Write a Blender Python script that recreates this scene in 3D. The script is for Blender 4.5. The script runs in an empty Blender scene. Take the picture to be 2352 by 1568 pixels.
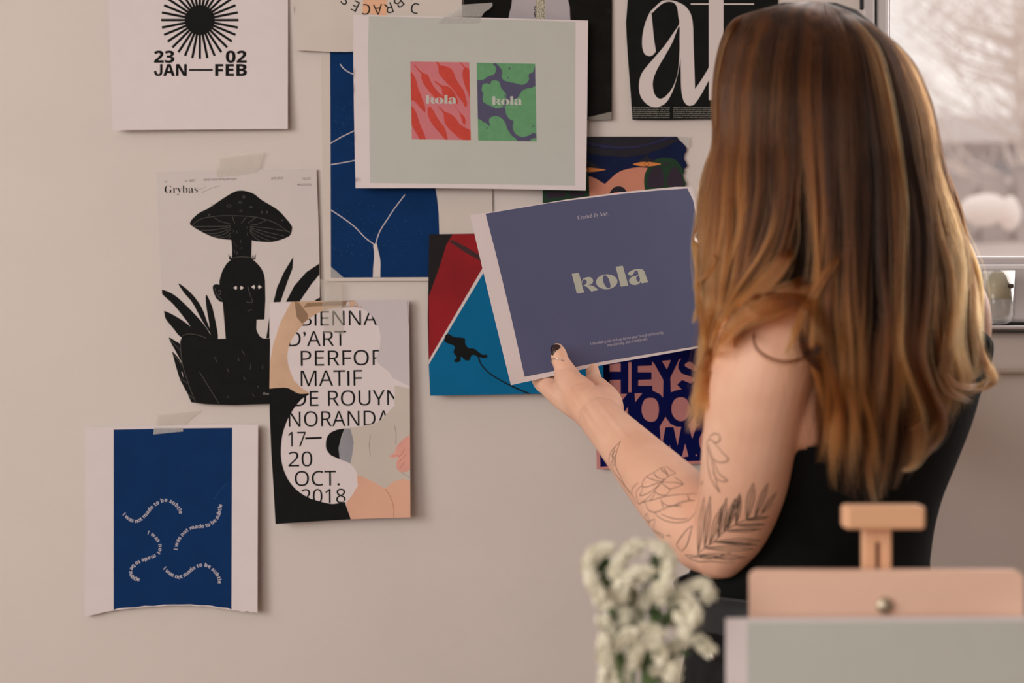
import bpy, bmesh, math, random
import numpy as np
from mathutils import Vector, Matrix
from mathutils.geometry import delaunay_2d_cdt
from mathutils.bvhtree import BVHTree
random.seed(7); rng = np.random.default_rng(7)
SC = bpy.context.scene
COL = SC.collection
# ---------------------------------------------------------------- camera, world, lights, exposure
F = 3267.0          # focal length in pixels of the 2352 wide frame (50 mm on 36 mm)
ZC = 1.34           # camera height
WD = 1.90           # distance to the papered wall
cam = bpy.data.cameras.new('camera'); cam.lens = F * 36 / 2352; cam.sensor_width = 36
cam.dof.use_dof = True; cam.dof.focus_distance = 1.70; cam.dof.aperture_fstop = 3.9; cam.clip_end = 200
camo = bpy.data.objects.new('camera', cam); COL.objects.link(camo)
camo.location = (0, 0, ZC); camo.rotation_euler = (math.pi / 2, 0, 0); SC.camera = camo
SC.view_settings.view_transform = 'Standard'; SC.view_settings.look = 'None'
SC.view_settings.gamma = 1; SC.view_settings.use_curve_mapping = False
SC.view_settings.exposure = 0.0

wd = bpy.data.worlds.new('sky'); SC.world = wd; wd.use_nodes = True
nt = wd.node_tree; bg = nt.nodes['Background']
tc = nt.nodes.new('ShaderNodeTexCoord'); nz = nt.nodes.new('ShaderNodeTexNoise'); nz.inputs['Scale'].default_value = 7
nz.inputs['Detail'].default_value = 3
rp = nt.nodes.new('ShaderNodeValToRGB'); rp.color_ramp.elements[0].color = (.60, .55, .52, 1); rp.color_ramp.elements[1].color = (.76, .685, .64, 1)
rp.color_ramp.elements[0].position = .35; rp.color_ramp.elements[1].position = .62
nt.links.new(tc.outputs['Generated'], nz.inputs['Vector']); nt.links.new(nz.outputs['Fac'], rp.inputs['Fac'])
nt.links.new(rp.outputs['Color'], bg.inputs['Color']); bg.inputs['Strength'].default_value = 1.7

def area(name, loc, target, sx, sy, power, col):
    l = bpy.data.lights.new(name, 'AREA'); l.shape = 'RECTANGLE'; l.size = sx; l.size_y = sy; l.energy = power; l.color = col
    o = bpy.data.objects.new(name, l); COL.objects.link(o); o.location = loc
    o.rotation_euler = (Vector(target) - Vector(loc)).to_track_quat('-Z', 'Y').to_euler()
    return o
area('daylight_side_window', (-2.45, -0.35, 1.75), (0.6, 0.75, 1.15), 2.0, 1.5, 72, (1.0, .962, .93))
area('daylight_rear_window', (-1.5, -2.5, 1.9), (0.25, 1.6, 1.3), 1.7, 1.4, 40, (1.0, .955, .925))
area('daylight_front_window', (1.05, 1.86, 1.85), (0.3, 0.3, 1.2), 1.0, 1.0, 14, (1.0, .95, .93))
# ---------------------------------------------------------------- helpers
def s2l(c):
    c = c / 255.0
    return c / 12.92 if c <= .04045 else ((c + .055) / 1.055) ** 2.4
def rgb(r, g, b): return (s2l(r), s2l(g), s2l(b), 1)
MATS = {}
def mat(name, col, rough=.6, spec=.3, noise=0, nscale=200, bump=0, bscale=400, metal=0, alpha=1, sss=0, vary=None, trans=0, sheen=0, coat=0, ior=None):
    """procedural material: colour with fine noise, optional bump"""
    if name in MATS: return MATS[name]
    m = bpy.data.materials.new(name); m.use_nodes = True; t = m.node_tree; b = t.nodes['Principled BSDF']
    b.inputs['Base Color'].default_value = col; b.inputs['Roughness'].default_value = rough
    b.inputs['Specular IOR Level'].default_value = spec; b.inputs['Metallic'].default_value = metal
    b.inputs['Alpha'].default_value = alpha; b.inputs['Transmission Weight'].default_value = trans
    if ior: b.inputs['IOR'].default_value = ior
    if sss:
        b.inputs['Subsurface Weight'].default_value = sss; b.inputs['Subsurface Radius'].default_value = (1, .35, .2); b.inputs['Subsurface Scale'].default_value = .006
    if sheen: b.inputs['Sheen Weight'].default_value = sheen
    if coat: b.inputs['Coat Weight'].default_value = coat
    c = t.nodes.new('ShaderNodeTexCoord')
    if noise or vary:
        n = t.nodes.new('ShaderNodeTexNoise'); n.inputs['Scale'].default_value = nscale; n.inputs['Detail'].default_value = 4
        t.links.new(c.outputs['Object'], n.inputs['Vector'])
        r = t.nodes.new('ShaderNodeValToRGB')
        v = vary or tuple(x * (1 - noise) for x in col[:3]) + (1,)
        r.color_ramp.elements[0].color = v; r.color_ramp.elements[1].color = col
        r.color_ramp.elements[0].position = .3; r.color_ramp.elements[1].position = .65
        t.links.new(n.outputs['Fac'], r.inputs['Fac']); t.links.new(r.outputs['Color'], b.inputs['Base Color'])
    if bump:
        n = t.nodes.new('ShaderNodeTexNoise'); n.inputs['Scale'].default_value = bscale; n.inputs['Detail'].default_value = 3
        t.links.new(c.outputs['Object'], n.inputs['Vector'])
        u = t.nodes.new('ShaderNodeBump'); u.inputs['Strength'].default_value = bump; u.inputs['Distance'].default_value = .001
        t.links.new(n.outputs['Fac'], u.inputs['Height']); t.links.new(u.outputs['Normal'], b.inputs['Normal'])
    MATS[name] = m
    return m
def W(px, py, d):
    """world point seen at pixel (px, py) at depth d: the survey of the photograph"""
    return ((px - 1176) * d / F, d, ZC + (784 - py) * d / F)
def WA(p, d):
    p = np.asarray(p, float); d = np.broadcast_to(np.asarray(d, float), (len(p),))
    return np.stack([(p[:, 0] - 1176) * d / F, d, ZC + (784 - p[:, 1]) * d / F], 1)
def tag(o, label=None, cat=None, group=None, kind=None):
    if label: o['label'] = label
    if cat: o['category'] = cat
    if group: o['group'] = group
    if kind: o['kind'] = kind
    return o
def obj(name, v, f, m, parent=None, smooth=False):
    me = bpy.data.meshes.new(name); me.from_pydata([tuple(map(float, x)) for x in v], [], [tuple(map(int, x)) for x in f]); me.update()
    if m: me.materials.append(m)
    o = bpy.data.objects.new(name, me); COL.objects.link(o)
    if parent is not None:
        o.parent = parent; o.matrix_parent_inverse = Matrix.Translation(parent.location).inverted() if parent.type == 'EMPTY' else Matrix.Identity(4)
    if smooth:
        me.polygons.foreach_set('use_smooth', [True] * len(me.polygons))
    return o
def empty(name, loc, label, cat, group=None):
    o = bpy.data.objects.new(name, None); COL.objects.link(o); o.location = loc; o.empty_display_size = .05
    return tag(o, label, cat, group)
def bmobj(name, bm, m, parent=None, smooth=False):
    me = bpy.data.meshes.new(name); bm.normal_update(); bm.to_mesh(me); bm.free()
    if m: me.materials.append(m)
    o = bpy.data.objects.new(name, me); COL.objects.link(o)
    if parent is not None:
        o.parent = parent; o.matrix_parent_inverse = Matrix.Translation(parent.location).inverted() if parent.type == 'EMPTY' else Matrix.Identity(4)
    if smooth: me.polygons.foreach_set('use_smooth', [True] * len(me.polygons))
    return o
def bx(bm, x0, x1, y0, y1, z0, z1, bev=0, seg=2):
    r = bmesh.ops.create_cube(bm, size=1)['verts']
    for v in r: v.co = Vector(((x0 + x1) / 2 + v.co.x * (x1 - x0), (y0 + y1) / 2 + v.co.y * (y1 - y0), (z0 + z1) / 2 + v.co.z * (z1 - z0)))
    if bev:
        es = list({e for v in r for e in v.link_edges})
        bmesh.ops.bevel(bm, geom=es, offset=bev, segments=seg, affect='EDGES', profile=.5)
def box(name, x0, x1, y0, y1, z0, z1, m, parent=None, bev=0, seg=2):
    bm = bmesh.new(); bx(bm, x0, x1, y0, y1, z0, z1, bev, seg); return bmobj(name, bm, m, parent, False)
def X(px, d=WD): return (px - 1176) * d / F
def Z(py, d=WD): return ZC + (784 - py) * d / F
def crop(s, ox, oy):
    """turns points measured in an enlarged crop back into frame pixels"""
    def g(*p): return [(ox + a / s, oy + b / s) for a, b in p]
    return g
def cr(pts, n=6, closed=True):
    """Catmull-Rom smoothing of a traced outline"""
    P = np.array(pts, float); N = len(P); out = []
    for i in range(N if closed else N - 1):
        if closed: p0, p1, p2, p3 = P[i - 1], P[i], P[(i + 1) % N], P[(i + 2) % N]
        else: p0, p1, p2, p3 = P[max(i - 1, 0)], P[i], P[i + 1], P[min(i + 2, N - 1)]
        for k in range(n):
            t = k / n
            out.append(.5 * (2 * p1 + (p2 - p0) * t + (2 * p0 - 5 * p1 + 4 * p2 - p3) * t * t + (3 * p1 - p0 - 3 * p2 + p3) * t ** 3))
    if not closed: out.append(P[-1])
    return [tuple(x) for x in out]
def stroke(pts, w, w2=None, smooth=0):
    """a pen stroke as a closed outline; w may taper to w2"""
    if smooth: pts = cr(pts, smooth, False)
    P = np.array(pts, float); n = len(P); T = np.gradient(P, axis=0); T /= np.maximum(np.linalg.norm(T, axis=1), 1e-9)[:, None]
    N = np.stack([-T[:, 1], T[:, 0]], 1)
    ww = np.full(n, w) if w2 is None else (np.interp(np.linspace(0, 1, n), np.linspace(0, 1, len(w2)), w2) if hasattr(w2, '__len__') else np.linspace(w, w2, n))
    a = P + N * ww[:, None] / 2; b = P - N * ww[:, None] / 2
    return [tuple(x) for x in a] + [tuple(x) for x in b[::-1]]
def rect(x0, y0, x1, y1): return [(x0, y0), (x1, y0), (x1, y1), (x0, y1)]
def ell(cx, cy, rx, ry, n=28, rot=0):
    c, s = math.cos(rot), math.sin(rot)
    return [(cx + rx * math.cos(a) * c - ry * math.sin(a) * s, cy + rx * math.cos(a) * s + ry * math.sin(a) * c) for a in [2 * math.pi * k / n for k in range(n)]]
def inside(pts, segs):
    """even-odd test of points against a set of segments"""
    if len(segs) == 0: return np.zeros(len(pts), bool)
    S = np.asarray(segs, float); out = np.zeros(len(pts), bool)
    x1, y1, x2, y2 = S[:, 0], S[:, 1], S[:, 2], S[:, 3]; dy = np.where(y2 == y1, 1e-12, y2 - y1); dx = np.where(x2 == x1, 1e-12, x2 - x1)
    for i in range(0, len(pts), 1500):
        p = pts[i:i + 1500]; px = p[:, :1]; py = p[:, 1:2]
        m = (y1 > py) != (y2 > py); xc = (x2 - x1) * (py - y1) / dy + x1; a = (m & (px < xc)).sum(1) % 2; b = (m & (px > xc)).sum(1) % 2
        c = (((x1 > px) != (x2 > px)) & (py < (y2 - y1) * (px - x1) / dx + y1)).sum(1) % 2
        out[i:i + 1500] = (a + b + c) >= 2     # three rays vote
    return out
def segs_of(loops):
    S = []
    for L in loops:
        L = [tuple(p) for p in L]
        for a, b in zip(L, L[1:] + L[:1]): S.append((a[0], a[1], b[0], b[1]))
    return S
def region(segs, clip=None, cut=None, step=None, union=None):
    """triangles of: even-odd(segs) AND clip AND NOT cut; grid points every step so that the layer can bend"""
    sets = [segs] if union is None else union
    pred = [np.asarray(s) for s in sets]
    allS = [x for s in sets for x in s] + (list(clip) if clip else []) + (list(cut) if cut else [])
    if step:      # long sides are divided too, so that edges follow the bend
        def dens(L):
            out = []
            for a in L:
                k = max(1, int(math.hypot(a[2] - a[0], a[3] - a[1]) / (step * 1.2)))
                for i in range(k): out.append((a[0] + (a[2] - a[0]) * i / k, a[1] + (a[3] - a[1]) * i / k, a[0] + (a[2] - a[0]) * (i + 1) / k, a[1] + (a[3] - a[1]) * (i + 1) / k))
            return out
        allS = dens(allS)
    pts, idx, edges = [], {}, []
    def vid(x, y):
        k = (round(x, 3), round(y, 3))
        if k not in idx: idx[k] = len(pts); pts.append(Vector((x, y)))
        return idx[k]
    for a in allS:
        i, j = vid(a[0], a[1]), vid(a[2], a[3])
        if i != j: edges.append((i, j))
    if step:
        A = np.array([tuple(p) for p in pts]); x0, y0 = A.min(0); x1, y1 = A.max(0)
        for gx in np.arange(x0 + step * .5, x1, step):
            for gy in np.arange(y0 + step * .5, y1, step): pts.append(Vector((gx + .013, gy + .017)))
    v, _e, f, *_ = delaunay_2d_cdt(pts, edges, [], 0, 1e-5)
    V = np.array([tuple(p) for p in v]); T = np.array([tuple(t) for t in f if len(t) == 3])
    if len(T) == 0: return V, T
    C = V[T].mean(1); ok = np.zeros(len(T), bool)
    for s in pred: ok |= inside(C, s)
    if clip: ok &= inside(C, clip)
    if cut: ok &= ~inside(C, cut)
    T = T[ok]
    used = np.unique(T); re = -np.ones(len(V), int); re[used] = np.arange(len(used))
    return V[used], re[T]
class Sheet:
    """a sheet of paper: outline in frame pixels, depth function d(px, py); thin but real thickness"""
    def __init__(s, name, outline, dfun, m, label, cat='poster', step=14, thick=.0003):
        s.d = dfun; s.name = name; s.outline = outline; s.lv = 0
        V, T = region(segs_of([outline]), step=step)
        c = V.mean(0); s.root = empty(name, W(c[0], c[1], float(dfun(c[0], c[1])) + .0), label, cat)
        A = WA(V, dfun(V[:, 0], V[:, 1])); n = len(A); B = WA(V, dfun(V[:, 0], V[:, 1]) + thick)
        E = {}
        for t in T:
            for a, b in ((t[0], t[1]), (t[1], t[2]), (t[2], t[0])): E[(a, b)] = 1
        rim = [(b, a) for (a, b) in E if (b, a) not in E]; RV, RF = [], []
        for b, a in rim: k = 2 * n + len(RV); RV += [A[b], A[a], B[a], B[b]]; RF.append((k + 3, k + 2, k + 1, k))
        # pixel y points down: keep the front facing the camera; the cut edge has corners of its own
        faces = [tuple(t[::-1]) for t in T] + [tuple(t + n) for t in T] + RF
        s.sheet = obj('sheet', list(A) + list(B) + RV, faces, m, s.root, True)
        s.clip = segs_of([outline])
    def layer(s, name, loops=None, m=None, lv=None, clip=None, cut=None, step=None, segs=None, union=None, parent=None, full=False, label=None, off=None):
        if segs is None and loops is not None: segs = segs_of(loops)
        if lv is None: s.lv += 1; lv = s.lv
        if step is None:
            q = np.array([x for g in (union if union is not None else [segs]) for x in g]); bw, bh = np.ptp(q[:, [0, 2]]), np.ptp(q[:, [1, 3]])
            if len(q) < 900 and max(bw, bh) > 45: step = 16
        V, T = region(segs, clip=(s.clip if full else clip), cut=cut, step=step, union=union)
        if len(T) == 0: print('empty layer', name, s.name); return None
        A = WA(V, s.d(V[:, 0], V[:, 1]) - (off if off is not None else .00007 * lv))
        o = obj(name, A, [tuple(t[::-1]) for t in T], m, parent or s.root, False)
        if label: o['label'] = label
        if any(w in name for w in ('lettering', 'specks', 'lines', 'spots', 'ticks', 'small_print', 'caption', 'tuft', 'scratch', 'hairline')): o['kind'] = 'stuff'
        return o
# lettering: built-in font, turned into outlines and then into flat print on the sheets
STY = {'sans': (0x1D5A0, 0x1D5BA, 0x1D7E2), 'bold': (0x1D5D4, 0x1D5EE, 0x1D7EC), 'serif': (0x1D400, 0x1D41A, 0x1D7CE), 'italic': (0x1D434, 0x1D44E, None), 'plain': (None, None, None)}
def styled(t, st):
    U, L, D = STY[st]; o = ''
    for c in t:
        if c == 'I' and st == 'sans': o += c
        elif c == 'I' and st == 'bold': o += chr(L + ord('l') - 97)
        elif U and 'A' <= c <= 'Z': o += chr(U + ord(c) - 65)
        elif L and 'a' <= c <= 'z': o += chr(L + ord(c) - 97) if not (st == 'italic' and c == 'h') else '\u210e'
        elif D and c.isdigit(): o += chr(D + int(c))
        else: o += c
    return o
def glyphs(t, st='sans', off=0, res=4):
    """boundary segments of a line of text at size 1, baseline 0, y up"""
    c = bpy.data.curves.new('lettering', 'FONT'); c.body = styled(t, st); c.size = 1; c.offset = off; c.resolution_u = res
    o = bpy.data.objects.new('lettering', c); COL.objects.link(o)
    ev = o.evaluated_get(bpy.context.evaluated_depsgraph_get()); me = ev.to_mesh()
    co = np.array([v.co[:2] for v in me.vertices]).reshape(-1, 2); cnt = {}
    for p in me.polygons:
        vs = list(p.vertices)
        for a, b in zip(vs, vs[1:] + vs[:1]): k = (min(a, b), max(a, b)); cnt[k] = cnt.get(k, 0) + 1
    S = [(co[a][0], co[a][1], co[b][0], co[b][1]) for (a, b), n in cnt.items() if n % 2 == 1]
    ev.to_mesh_clear(); bpy.data.objects.remove(o); bpy.data.curves.remove(c)
    return np.array(S)
def fit(t, x0, y0, x1, y1, h, st='sans', off=0, cap=None, res=4):
    """the line of text fitted between the baseline points (x0,y0) and (x1,y1), capital height h pixels"""
    S = glyphs(t, st, off, res); lo = min(S[:, 0].min(), S[:, 2].min()); hi = max(S[:, 0].max(), S[:, 2].max())
    caph = cap or max(S[:, 1].max(), S[:, 3].max())
    L = math.hypot(x1 - x0, y1 - y0); ux, uy = (x1 - x0) / L, (y1 - y0) / L
    out = np.empty_like(S)
    for k in (0, 2):
        a = (S[:, k] - lo) / (hi - lo) * L; b = S[:, k + 1] / caph * h
        out[:, k] = x0 + ux * a + uy * b; out[:, k + 1] = y0 + uy * a - ux * b
    return [tuple(x) for x in out]
_adv = {}
def along(t, path, h, st='bold', off=0):
    """text set letter by letter along a path (frame pixels); h = capital height"""
    P = np.array(cr(path, 12, False)); sl = np.r_[0, np.cumsum(np.linalg.norm(np.diff(P, axis=0), axis=1))]
    def ext(s_):
        k = (s_, st)
        if k not in _adv:
            S = glyphs(s_, st, off, 3); _adv[k] = (min(S[:, 0].min(), S[:, 2].min()), max(S[:, 0].max(), S[:, 2].max()), S)
        return _adv[k]
    xs = []; cur = 0
    for ch in t:
        a, b, _ = ext('H' + ch + 'H'); a2, b2, _ = ext('HH'); w = (b - a) - (b2 - a2); xs.append((cur, w)); cur += w
    k = sl[-1] / cur; sc = h / .72; out = []
    for ch, (x, w) in zip(t, xs):
        if ch == ' ': continue
        a, b, S = ext(ch); mid = (x + w / 2) * k
        px, py = np.interp(mid, sl, P[:, 0]), np.interp(mid, sl, P[:, 1]); e = h * .3
        dx = np.interp(mid + e, sl, P[:, 0]) - np.interp(mid - e, sl, P[:, 0]); dy = np.interp(mid + e, sl, P[:, 1]) - np.interp(mid - e, sl, P[:, 1])
        L = math.hypot(dx, dy); ux, uy = dx / L, dy / L; o = np.empty_like(S)
        for q in (0, 2):
            u = (S[:, q] - (a + b) / 2) * sc; v = S[:, q + 1] * sc
            o[:, q] = px + ux * u + uy * v; o[:, q + 1] = py + uy * u - ux * v
        out += [tuple(r) for r in o]
    return out
def tube(pts, rad, n=10, cap=True, flat=None):
    """lofted tube through world points; rad per point; returns verts, faces"""
    P = np.array(pts, float); m = len(P); R = np.broadcast_to(np.asarray(rad, float), (m,))
    T = np.gradient(P, axis=0); T /= np.linalg.norm(T, axis=1)[:, None]
    up = np.array([0, 0, 1.]) if abs(T[0][2]) < .9 else np.array([1., 0, 0]); V, Fc = [], []
    nrm = np.cross(T[0], up); nrm /= np.linalg.norm(nrm)
    for i in range(m):
        nrm = nrm - T[i] * np.dot(nrm, T[i]); nrm /= np.linalg.norm(nrm); b = np.cross(T[i], nrm)
        for k in range(n):
            a = 2 * math.pi * k / n; V.append(P[i] + R[i] * (nrm * math.cos(a) + b * math.sin(a)))
    for i in range(m - 1):
        for k in range(n):
            k2 = (k + 1) % n; Fc.append((i * n + k, i * n + k2, (i + 1) * n + k2, (i + 1) * n + k))
    if cap: Fc.append(tuple(range(n))[::-1]); Fc.append(tuple(range((m - 1) * n, m * n)))
    return V, Fc
def merge(parts):
    V, Fc = [], []
    for v, f in parts:
        o = len(V); V += list(v); Fc += [tuple(i + o for i in q) for q in f]
    return V, Fc
# ---------------------------------------------------------------- the room
M_wall = mat('wall_paint', (.68, .612, .570, 1), .75, .2, noise=.035, nscale=6, bump=.25, bscale=260)
M_frame = mat('window_upvc', (.55, .505, .505, 1), .35, .4, noise=.03, nscale=9)
M_gasket = mat('black_gasket', (.012, .014, .014, 1), .5)
M_floor = mat('floor_boards', rgb(150, 115, 85), .5, .3, noise=.3, nscale=5)
def struct(o): o['kind'] = 'structure'; return o
xl, xr, zb, zt = X(1981), 2.05, Z(762), 2.25
bm = bmesh.new(); y0, y1 = WD, WD + .25
bx(bm, -2.6, xl, y0, y1, 0, 2.6); bx(bm, xl, xr, y0, y1, 0, zb); bx(bm, xl, xr, y0, y1, zt, 2.6); bx(bm, xr, 2.6, y0, y1, 0, 2.6)
struct(bmobj('wall_back', bm, M_wall))
M_wall2 = mat('wall_low_bounce', (.30, .27, .25, 1), .8, .2)  # unseen walls darkened to reduce the fill light they bounce
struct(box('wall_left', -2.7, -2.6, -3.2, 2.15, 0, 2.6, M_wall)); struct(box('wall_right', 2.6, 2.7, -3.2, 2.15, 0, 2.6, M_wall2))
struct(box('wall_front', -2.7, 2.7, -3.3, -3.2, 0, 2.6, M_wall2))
struct(box('floor', -2.7, 2.7, -3.3, 2.15, -.1, 0, M_floor)); struct(box('ceiling', -2.7, 2.7, -3.3, 2.15, 2.6, 2.7, M_wall))
struct(box('baseboard_back', -2.6, 2.6, WD - .018, WD, 0, .09, M_frame, bev=.004))
# plaster ledge under the window, rounded lower lip
ledge = box('trim_1', xl - .02, xr + .05, WD - .030, WD + .01, Z(858), Z(763), M_wall, bev=.013, seg=4); struct(ledge)
# window_1: outer frame, sash, gasket, glass, sill
win = bpy.data.objects.new('window_1', None); COL.objects.link(win); win.location = (xl, WD, zb); win['kind'] = 'structure'
def ring(name, x0, x1, z0, z1, wl, wb, ya, yb, m, bev=.003, par=None):
    bm = bmesh.new(); bx(bm, x0, x0 + wl, ya, yb, z0, z1, bev); bx(bm, x1 - wl, x1, ya, yb, z0, z1, bev)
    bx(bm, x0 + wl, x1 - wl, ya, yb, z0, z0 + wb, bev); bx(bm, x0 + wl, x1 - wl, ya, yb, z1 - wb, z1, bev)
    return bmobj(name, bm, m, par or win)
ring('outer_frame', xl, xr, zb, zt, .016, Z(748) - zb, WD - .004, WD + .09, M_frame)
ring('gasket', xl + .012, xr - .012, Z(748) - .002, zt - .01, .007, .006, WD - .001, WD + .02, M_gasket, 0)
sx0, sz0 = X(1996), Z(742)
ring('sash', sx0, xr - .02, sz0, zt - .02, X(2045) - sx0, Z(606) - sz0, WD + .002, WD + .07, M_frame, .006)
ring('glazing_bead', X(2043), xr - .045, Z(608), zt - .055, X(2053) - X(2043), Z(586) - Z(608), WD + .012, WD + .05, M_frame, .004)
mg = bpy.data.materials.new('window_glass'); mg.use_nodes = True; t = mg.node_tree; t.nodes.clear()
o_ = t.nodes.new('ShaderNodeOutputMaterial'); tr = t.nodes.new('ShaderNodeBsdfTransparent'); gl = t.nodes.new('ShaderNodeBsdfGlossy'); gl.inputs['Roughness'].default_value = .02
mx = t.nodes.new('ShaderNodeMixShader'); mx.inputs[0].default_value = .06; tr.inputs[0].default_value = (.97, .97, .97, 1)
t.links.new(tr.outputs[0], mx.inputs[1]); t.links.new(gl.outputs[0], mx.inputs[2]); t.links.new(mx.outputs[0], o_.inputs[0])
box('pane', X(2050), xr - .05, WD + .035, WD + .041, Z(592), zt - .06, mg, win)
box('handle_strip', X(1974), X(1981), WD - .006, WD, Z(23), zt - .1, M_gasket, win, .0015)
# thin shelf-like ledge of the frame on which the glass cup stands
box('window_sill', X(2000), xr - .01, WD - .062, WD + .002, Z(757), Z(748.5), M_frame, win, .002)
# glass cup with straw-coloured wax
cupc = W(2293, 745, WD - .034); cup = empty('glass_cup', cupc, 'clear rounded glass cup with pale yellow wax in its upper half on the window ledge', 'cup')
M_glass = bpy.data.materials.new('clear_glass'); M_glass.use_nodes = True; t = M_glass.node_tree; t.nodes.clear()
_o = t.nodes.new('ShaderNodeOutputMaterial'); _t = t.nodes.new('ShaderNodeBsdfTransparent'); _g = t.nodes.new('ShaderNodeBsdfGlossy'); _g.inputs['Roughness'].default_value = .08; _m = t.nodes.new('ShaderNodeMixShader'); _l = t.nodes.new('ShaderNodeLayerWeight'); _l.inputs[0].default_value = .25
_t.inputs[0].default_value = (.96, .96, .94, 1); t.links.new(_l.outputs['Facing'], _m.inputs[0]); t.links.new(_t.outputs[0], _m.inputs[1]); t.links.new(_g.outputs[0], _m.inputs[2]); t.links.new(_m.outputs[0], _o.inputs[0])
M_wax = mat('yellow_wax', rgb(226, 219, 196), .35, .4, noise=.1, nscale=60, trans=.2)
def lathe(prof, c, n=28):
    V = [(c[0] + r * math.cos(2 * math.pi * k / n), c[1] + r * math.sin(2 * math.pi * k / n), c[2] + z) for r, z in prof for k in range(n)]
    Fc = [(i * n + k, i * n + (k + 1) % n, (i + 1) * n + (k + 1) % n, (i + 1) * n + k) for i in range(len(prof) - 1) for k in range(n)]
    return V, Fc
hh = .070
v, f = lathe([(.0005, .0), (.009, .0006), (.016, .004), (.0205, .012), (.0215, .03), (.0215, hh), (.0203, hh), (.0200, .03), (.0185, .013), (.014, .006), (.0005, .0035)], cupc)
obj('glass_wall', v, f, M_glass, cup, True)
v, f = lathe([(.0004, .033), (.0196, .033), (.0199, .05), (.0199, .0685), (.0004, .068)], cupc); obj('wax', v, f, M_wax, cup, True)
v, f = lathe([(.0003, .0475), (.0035, .0475), (.0035, .0525), (.0003, .0525)], (cupc[0] + .010, cupc[1] - .0185, cupc[2]), 10)
obj('wick_bit', v, f, mat('dark_bit', rgb(70, 60, 50), .8), cup, True)
# ---------------------------------------------------------------- outside: a snowy slope with a fence, house and trees
M_snow = mat('snow', rgb(215, 203, 198), .9, .1, noise=.06, nscale=.8)
V = []; Fc = []; nx, ny = 24, 16
for j in range(ny):
    for i in range(nx):
        y = 3 + j * 1.1; x = -4 + i * 1.0
        V.append((x, y, -.4 + 2.28 * min(1, max(0, (y - 3) / 5)) + .06 * math.sin(x * 2 + y)))
for j in range(ny - 1):
    for i in range(nx - 1): a = j * nx + i; Fc.append((a, a + 1, a + nx + 1, a + nx))
tag(obj('snowy_ground', V, Fc, M_snow, None, True), kind='structure')
hs = empty('far_house', (8.2, 15.5, 1.7), 'pale grey house with dark windows standing beyond the fence outside', 'house')
M_house = mat('house_render', rgb(200, 193, 193), .9, .1, noise=.08, nscale=2); M_roof = mat('roof_snow', rgb(205, 196, 194), .9)
M_win = mat('house_window', rgb(172, 168, 172), .4)
box('wall', 4.6, 10.5, 15, 18, 1.6, 3.42, M_house, hs)
v = [(4.2, 14.7, 3.40), (10.9, 14.7, 3.40), (10.9, 18.3, 3.40), (4.2, 18.3, 3.40), (4.2, 16.5, 3.95), (10.9, 16.5, 3.95)]
obj('roof', v, [(0, 1, 5, 4), (2, 3, 4, 5), (0, 4, 3), (1, 2, 5), (3, 2, 1, 0)], M_roof, hs)
for i in range(5): box('window', 4.95 + i * 1.1, 5.5 + i * 1.1, 14.95, 15.0, 2.65, 3.2, M_win, hs)
fn = empty('garden_fence', (2.6, 8.6, 1.7), 'brownish grey board fence across the snow outside the window', 'fence')
M_fen = mat('fence_wood', rgb(188, 176, 172), .9, noise=.12, nscale=6)
for i in range(14): box('board', 2.0 + i * .21, 2.15 + i * .21, 8.6, 8.63, 1.75, 2.34 + .015 * (i % 3), M_fen, fn)
for zz in (1.95, 2.2): box('rail', 1.95, 5.0, 8.63, 8.67, zz, zz + .07, M_fen, fn)
for i in range(3): box('post', 2.1 + i * .98, 2.2 + i * .98, 8.67, 8.77, 1.6, 2.42, M_fen, fn)
def blob(name, c, r, m, parent=None, sub=3, wob=.08, seed=0):
    bm = bmesh.new(); bmesh.ops.create_icosphere(bm, subdivisions=sub, radius=1); rr = random.Random(seed)
    ph = [rr.uniform(0, 6) for _ in range(6)]
    for v in bm.verts:
        k = 1 + wob * (math.sin(v.co.x * 4 + ph[0]) + math.sin(v.co.y * 5 + ph[1]) + math.sin(v.co.z * 4 + ph[2])) / 2
        v.co = Vector((c[0] + v.co.x * r[0] * k, c[1] + v.co.y * r[1] * k, c[2] + v.co.z * r[2] * k))
    return bmobj(name, bm, m, parent, True)
M_snowb = mat('snow_bright', rgb(250, 240, 236), .9, .1)
sb = blob('snowy_bush', (2.39, 7.2, 2.01), (.105, .12, .085), M_snowb, seed=2); tag(sb, 'wide snow-capped bush before the fence outside the window', 'bush')
sb = blob('snowy_bush', (2.40, 7.35, 2.0), (.055, .07, .09), M_snowb, seed=3); sb.location.x = .17; tag(sb, 'small round snow-capped bush beside the wide one outside', 'bush')
def far_tree(x, y, z0, h, seed, label):
    rr = random.Random(seed); root = empty('bare_tree', (x, y, z0), label, 'tree'); M_b = mat('hazy_bark', rgb(226, 214, 208), .9)  # haze put into the bark colour, kept close to the sky
    v, f = tube([(x, y, z0), (x + .1, y, z0 + h * .4), (x, y, z0 + h)], [.09, .06, .02], 8); obj('trunk', v, f, M_b, root)
    parts = []
    for i in range(90):
        t = rr.uniform(.15, .95); a = rr.uniform(0, 6.28); L = h * .42 * (1.1 - t); p = Vector((x, y, z0 + h * t))
        q = p + Vector((math.cos(a) * L, math.sin(a) * L, L * .6)); mid = (p + q) / 2 + Vector((0, 0, -.1 * L)); parts.append(tube([p, mid, q], [.016, .010, .003], 4))
        for k in range(5):
            s = mid.lerp(q, rr.random()); e = s + Vector((rr.uniform(-1, 1), rr.uniform(-1, 1), rr.uniform(.2, 1))) * L * .35; parts.append(tube([s, (s + e) / 2, e], [.007, .005, .002], 3))
    v, f = merge(parts); tag(obj('branches', v, f, M_b, root), kind='stuff')
far_tree(6.9, 19.6, 1.5, 6.5, 4, 'hazy bare tree rising behind the grey house outside')
far_tree(4.5, 12.6, 1.5, 4.4, 9, 'slender hazy bare tree in front of the grey house outside')
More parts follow.
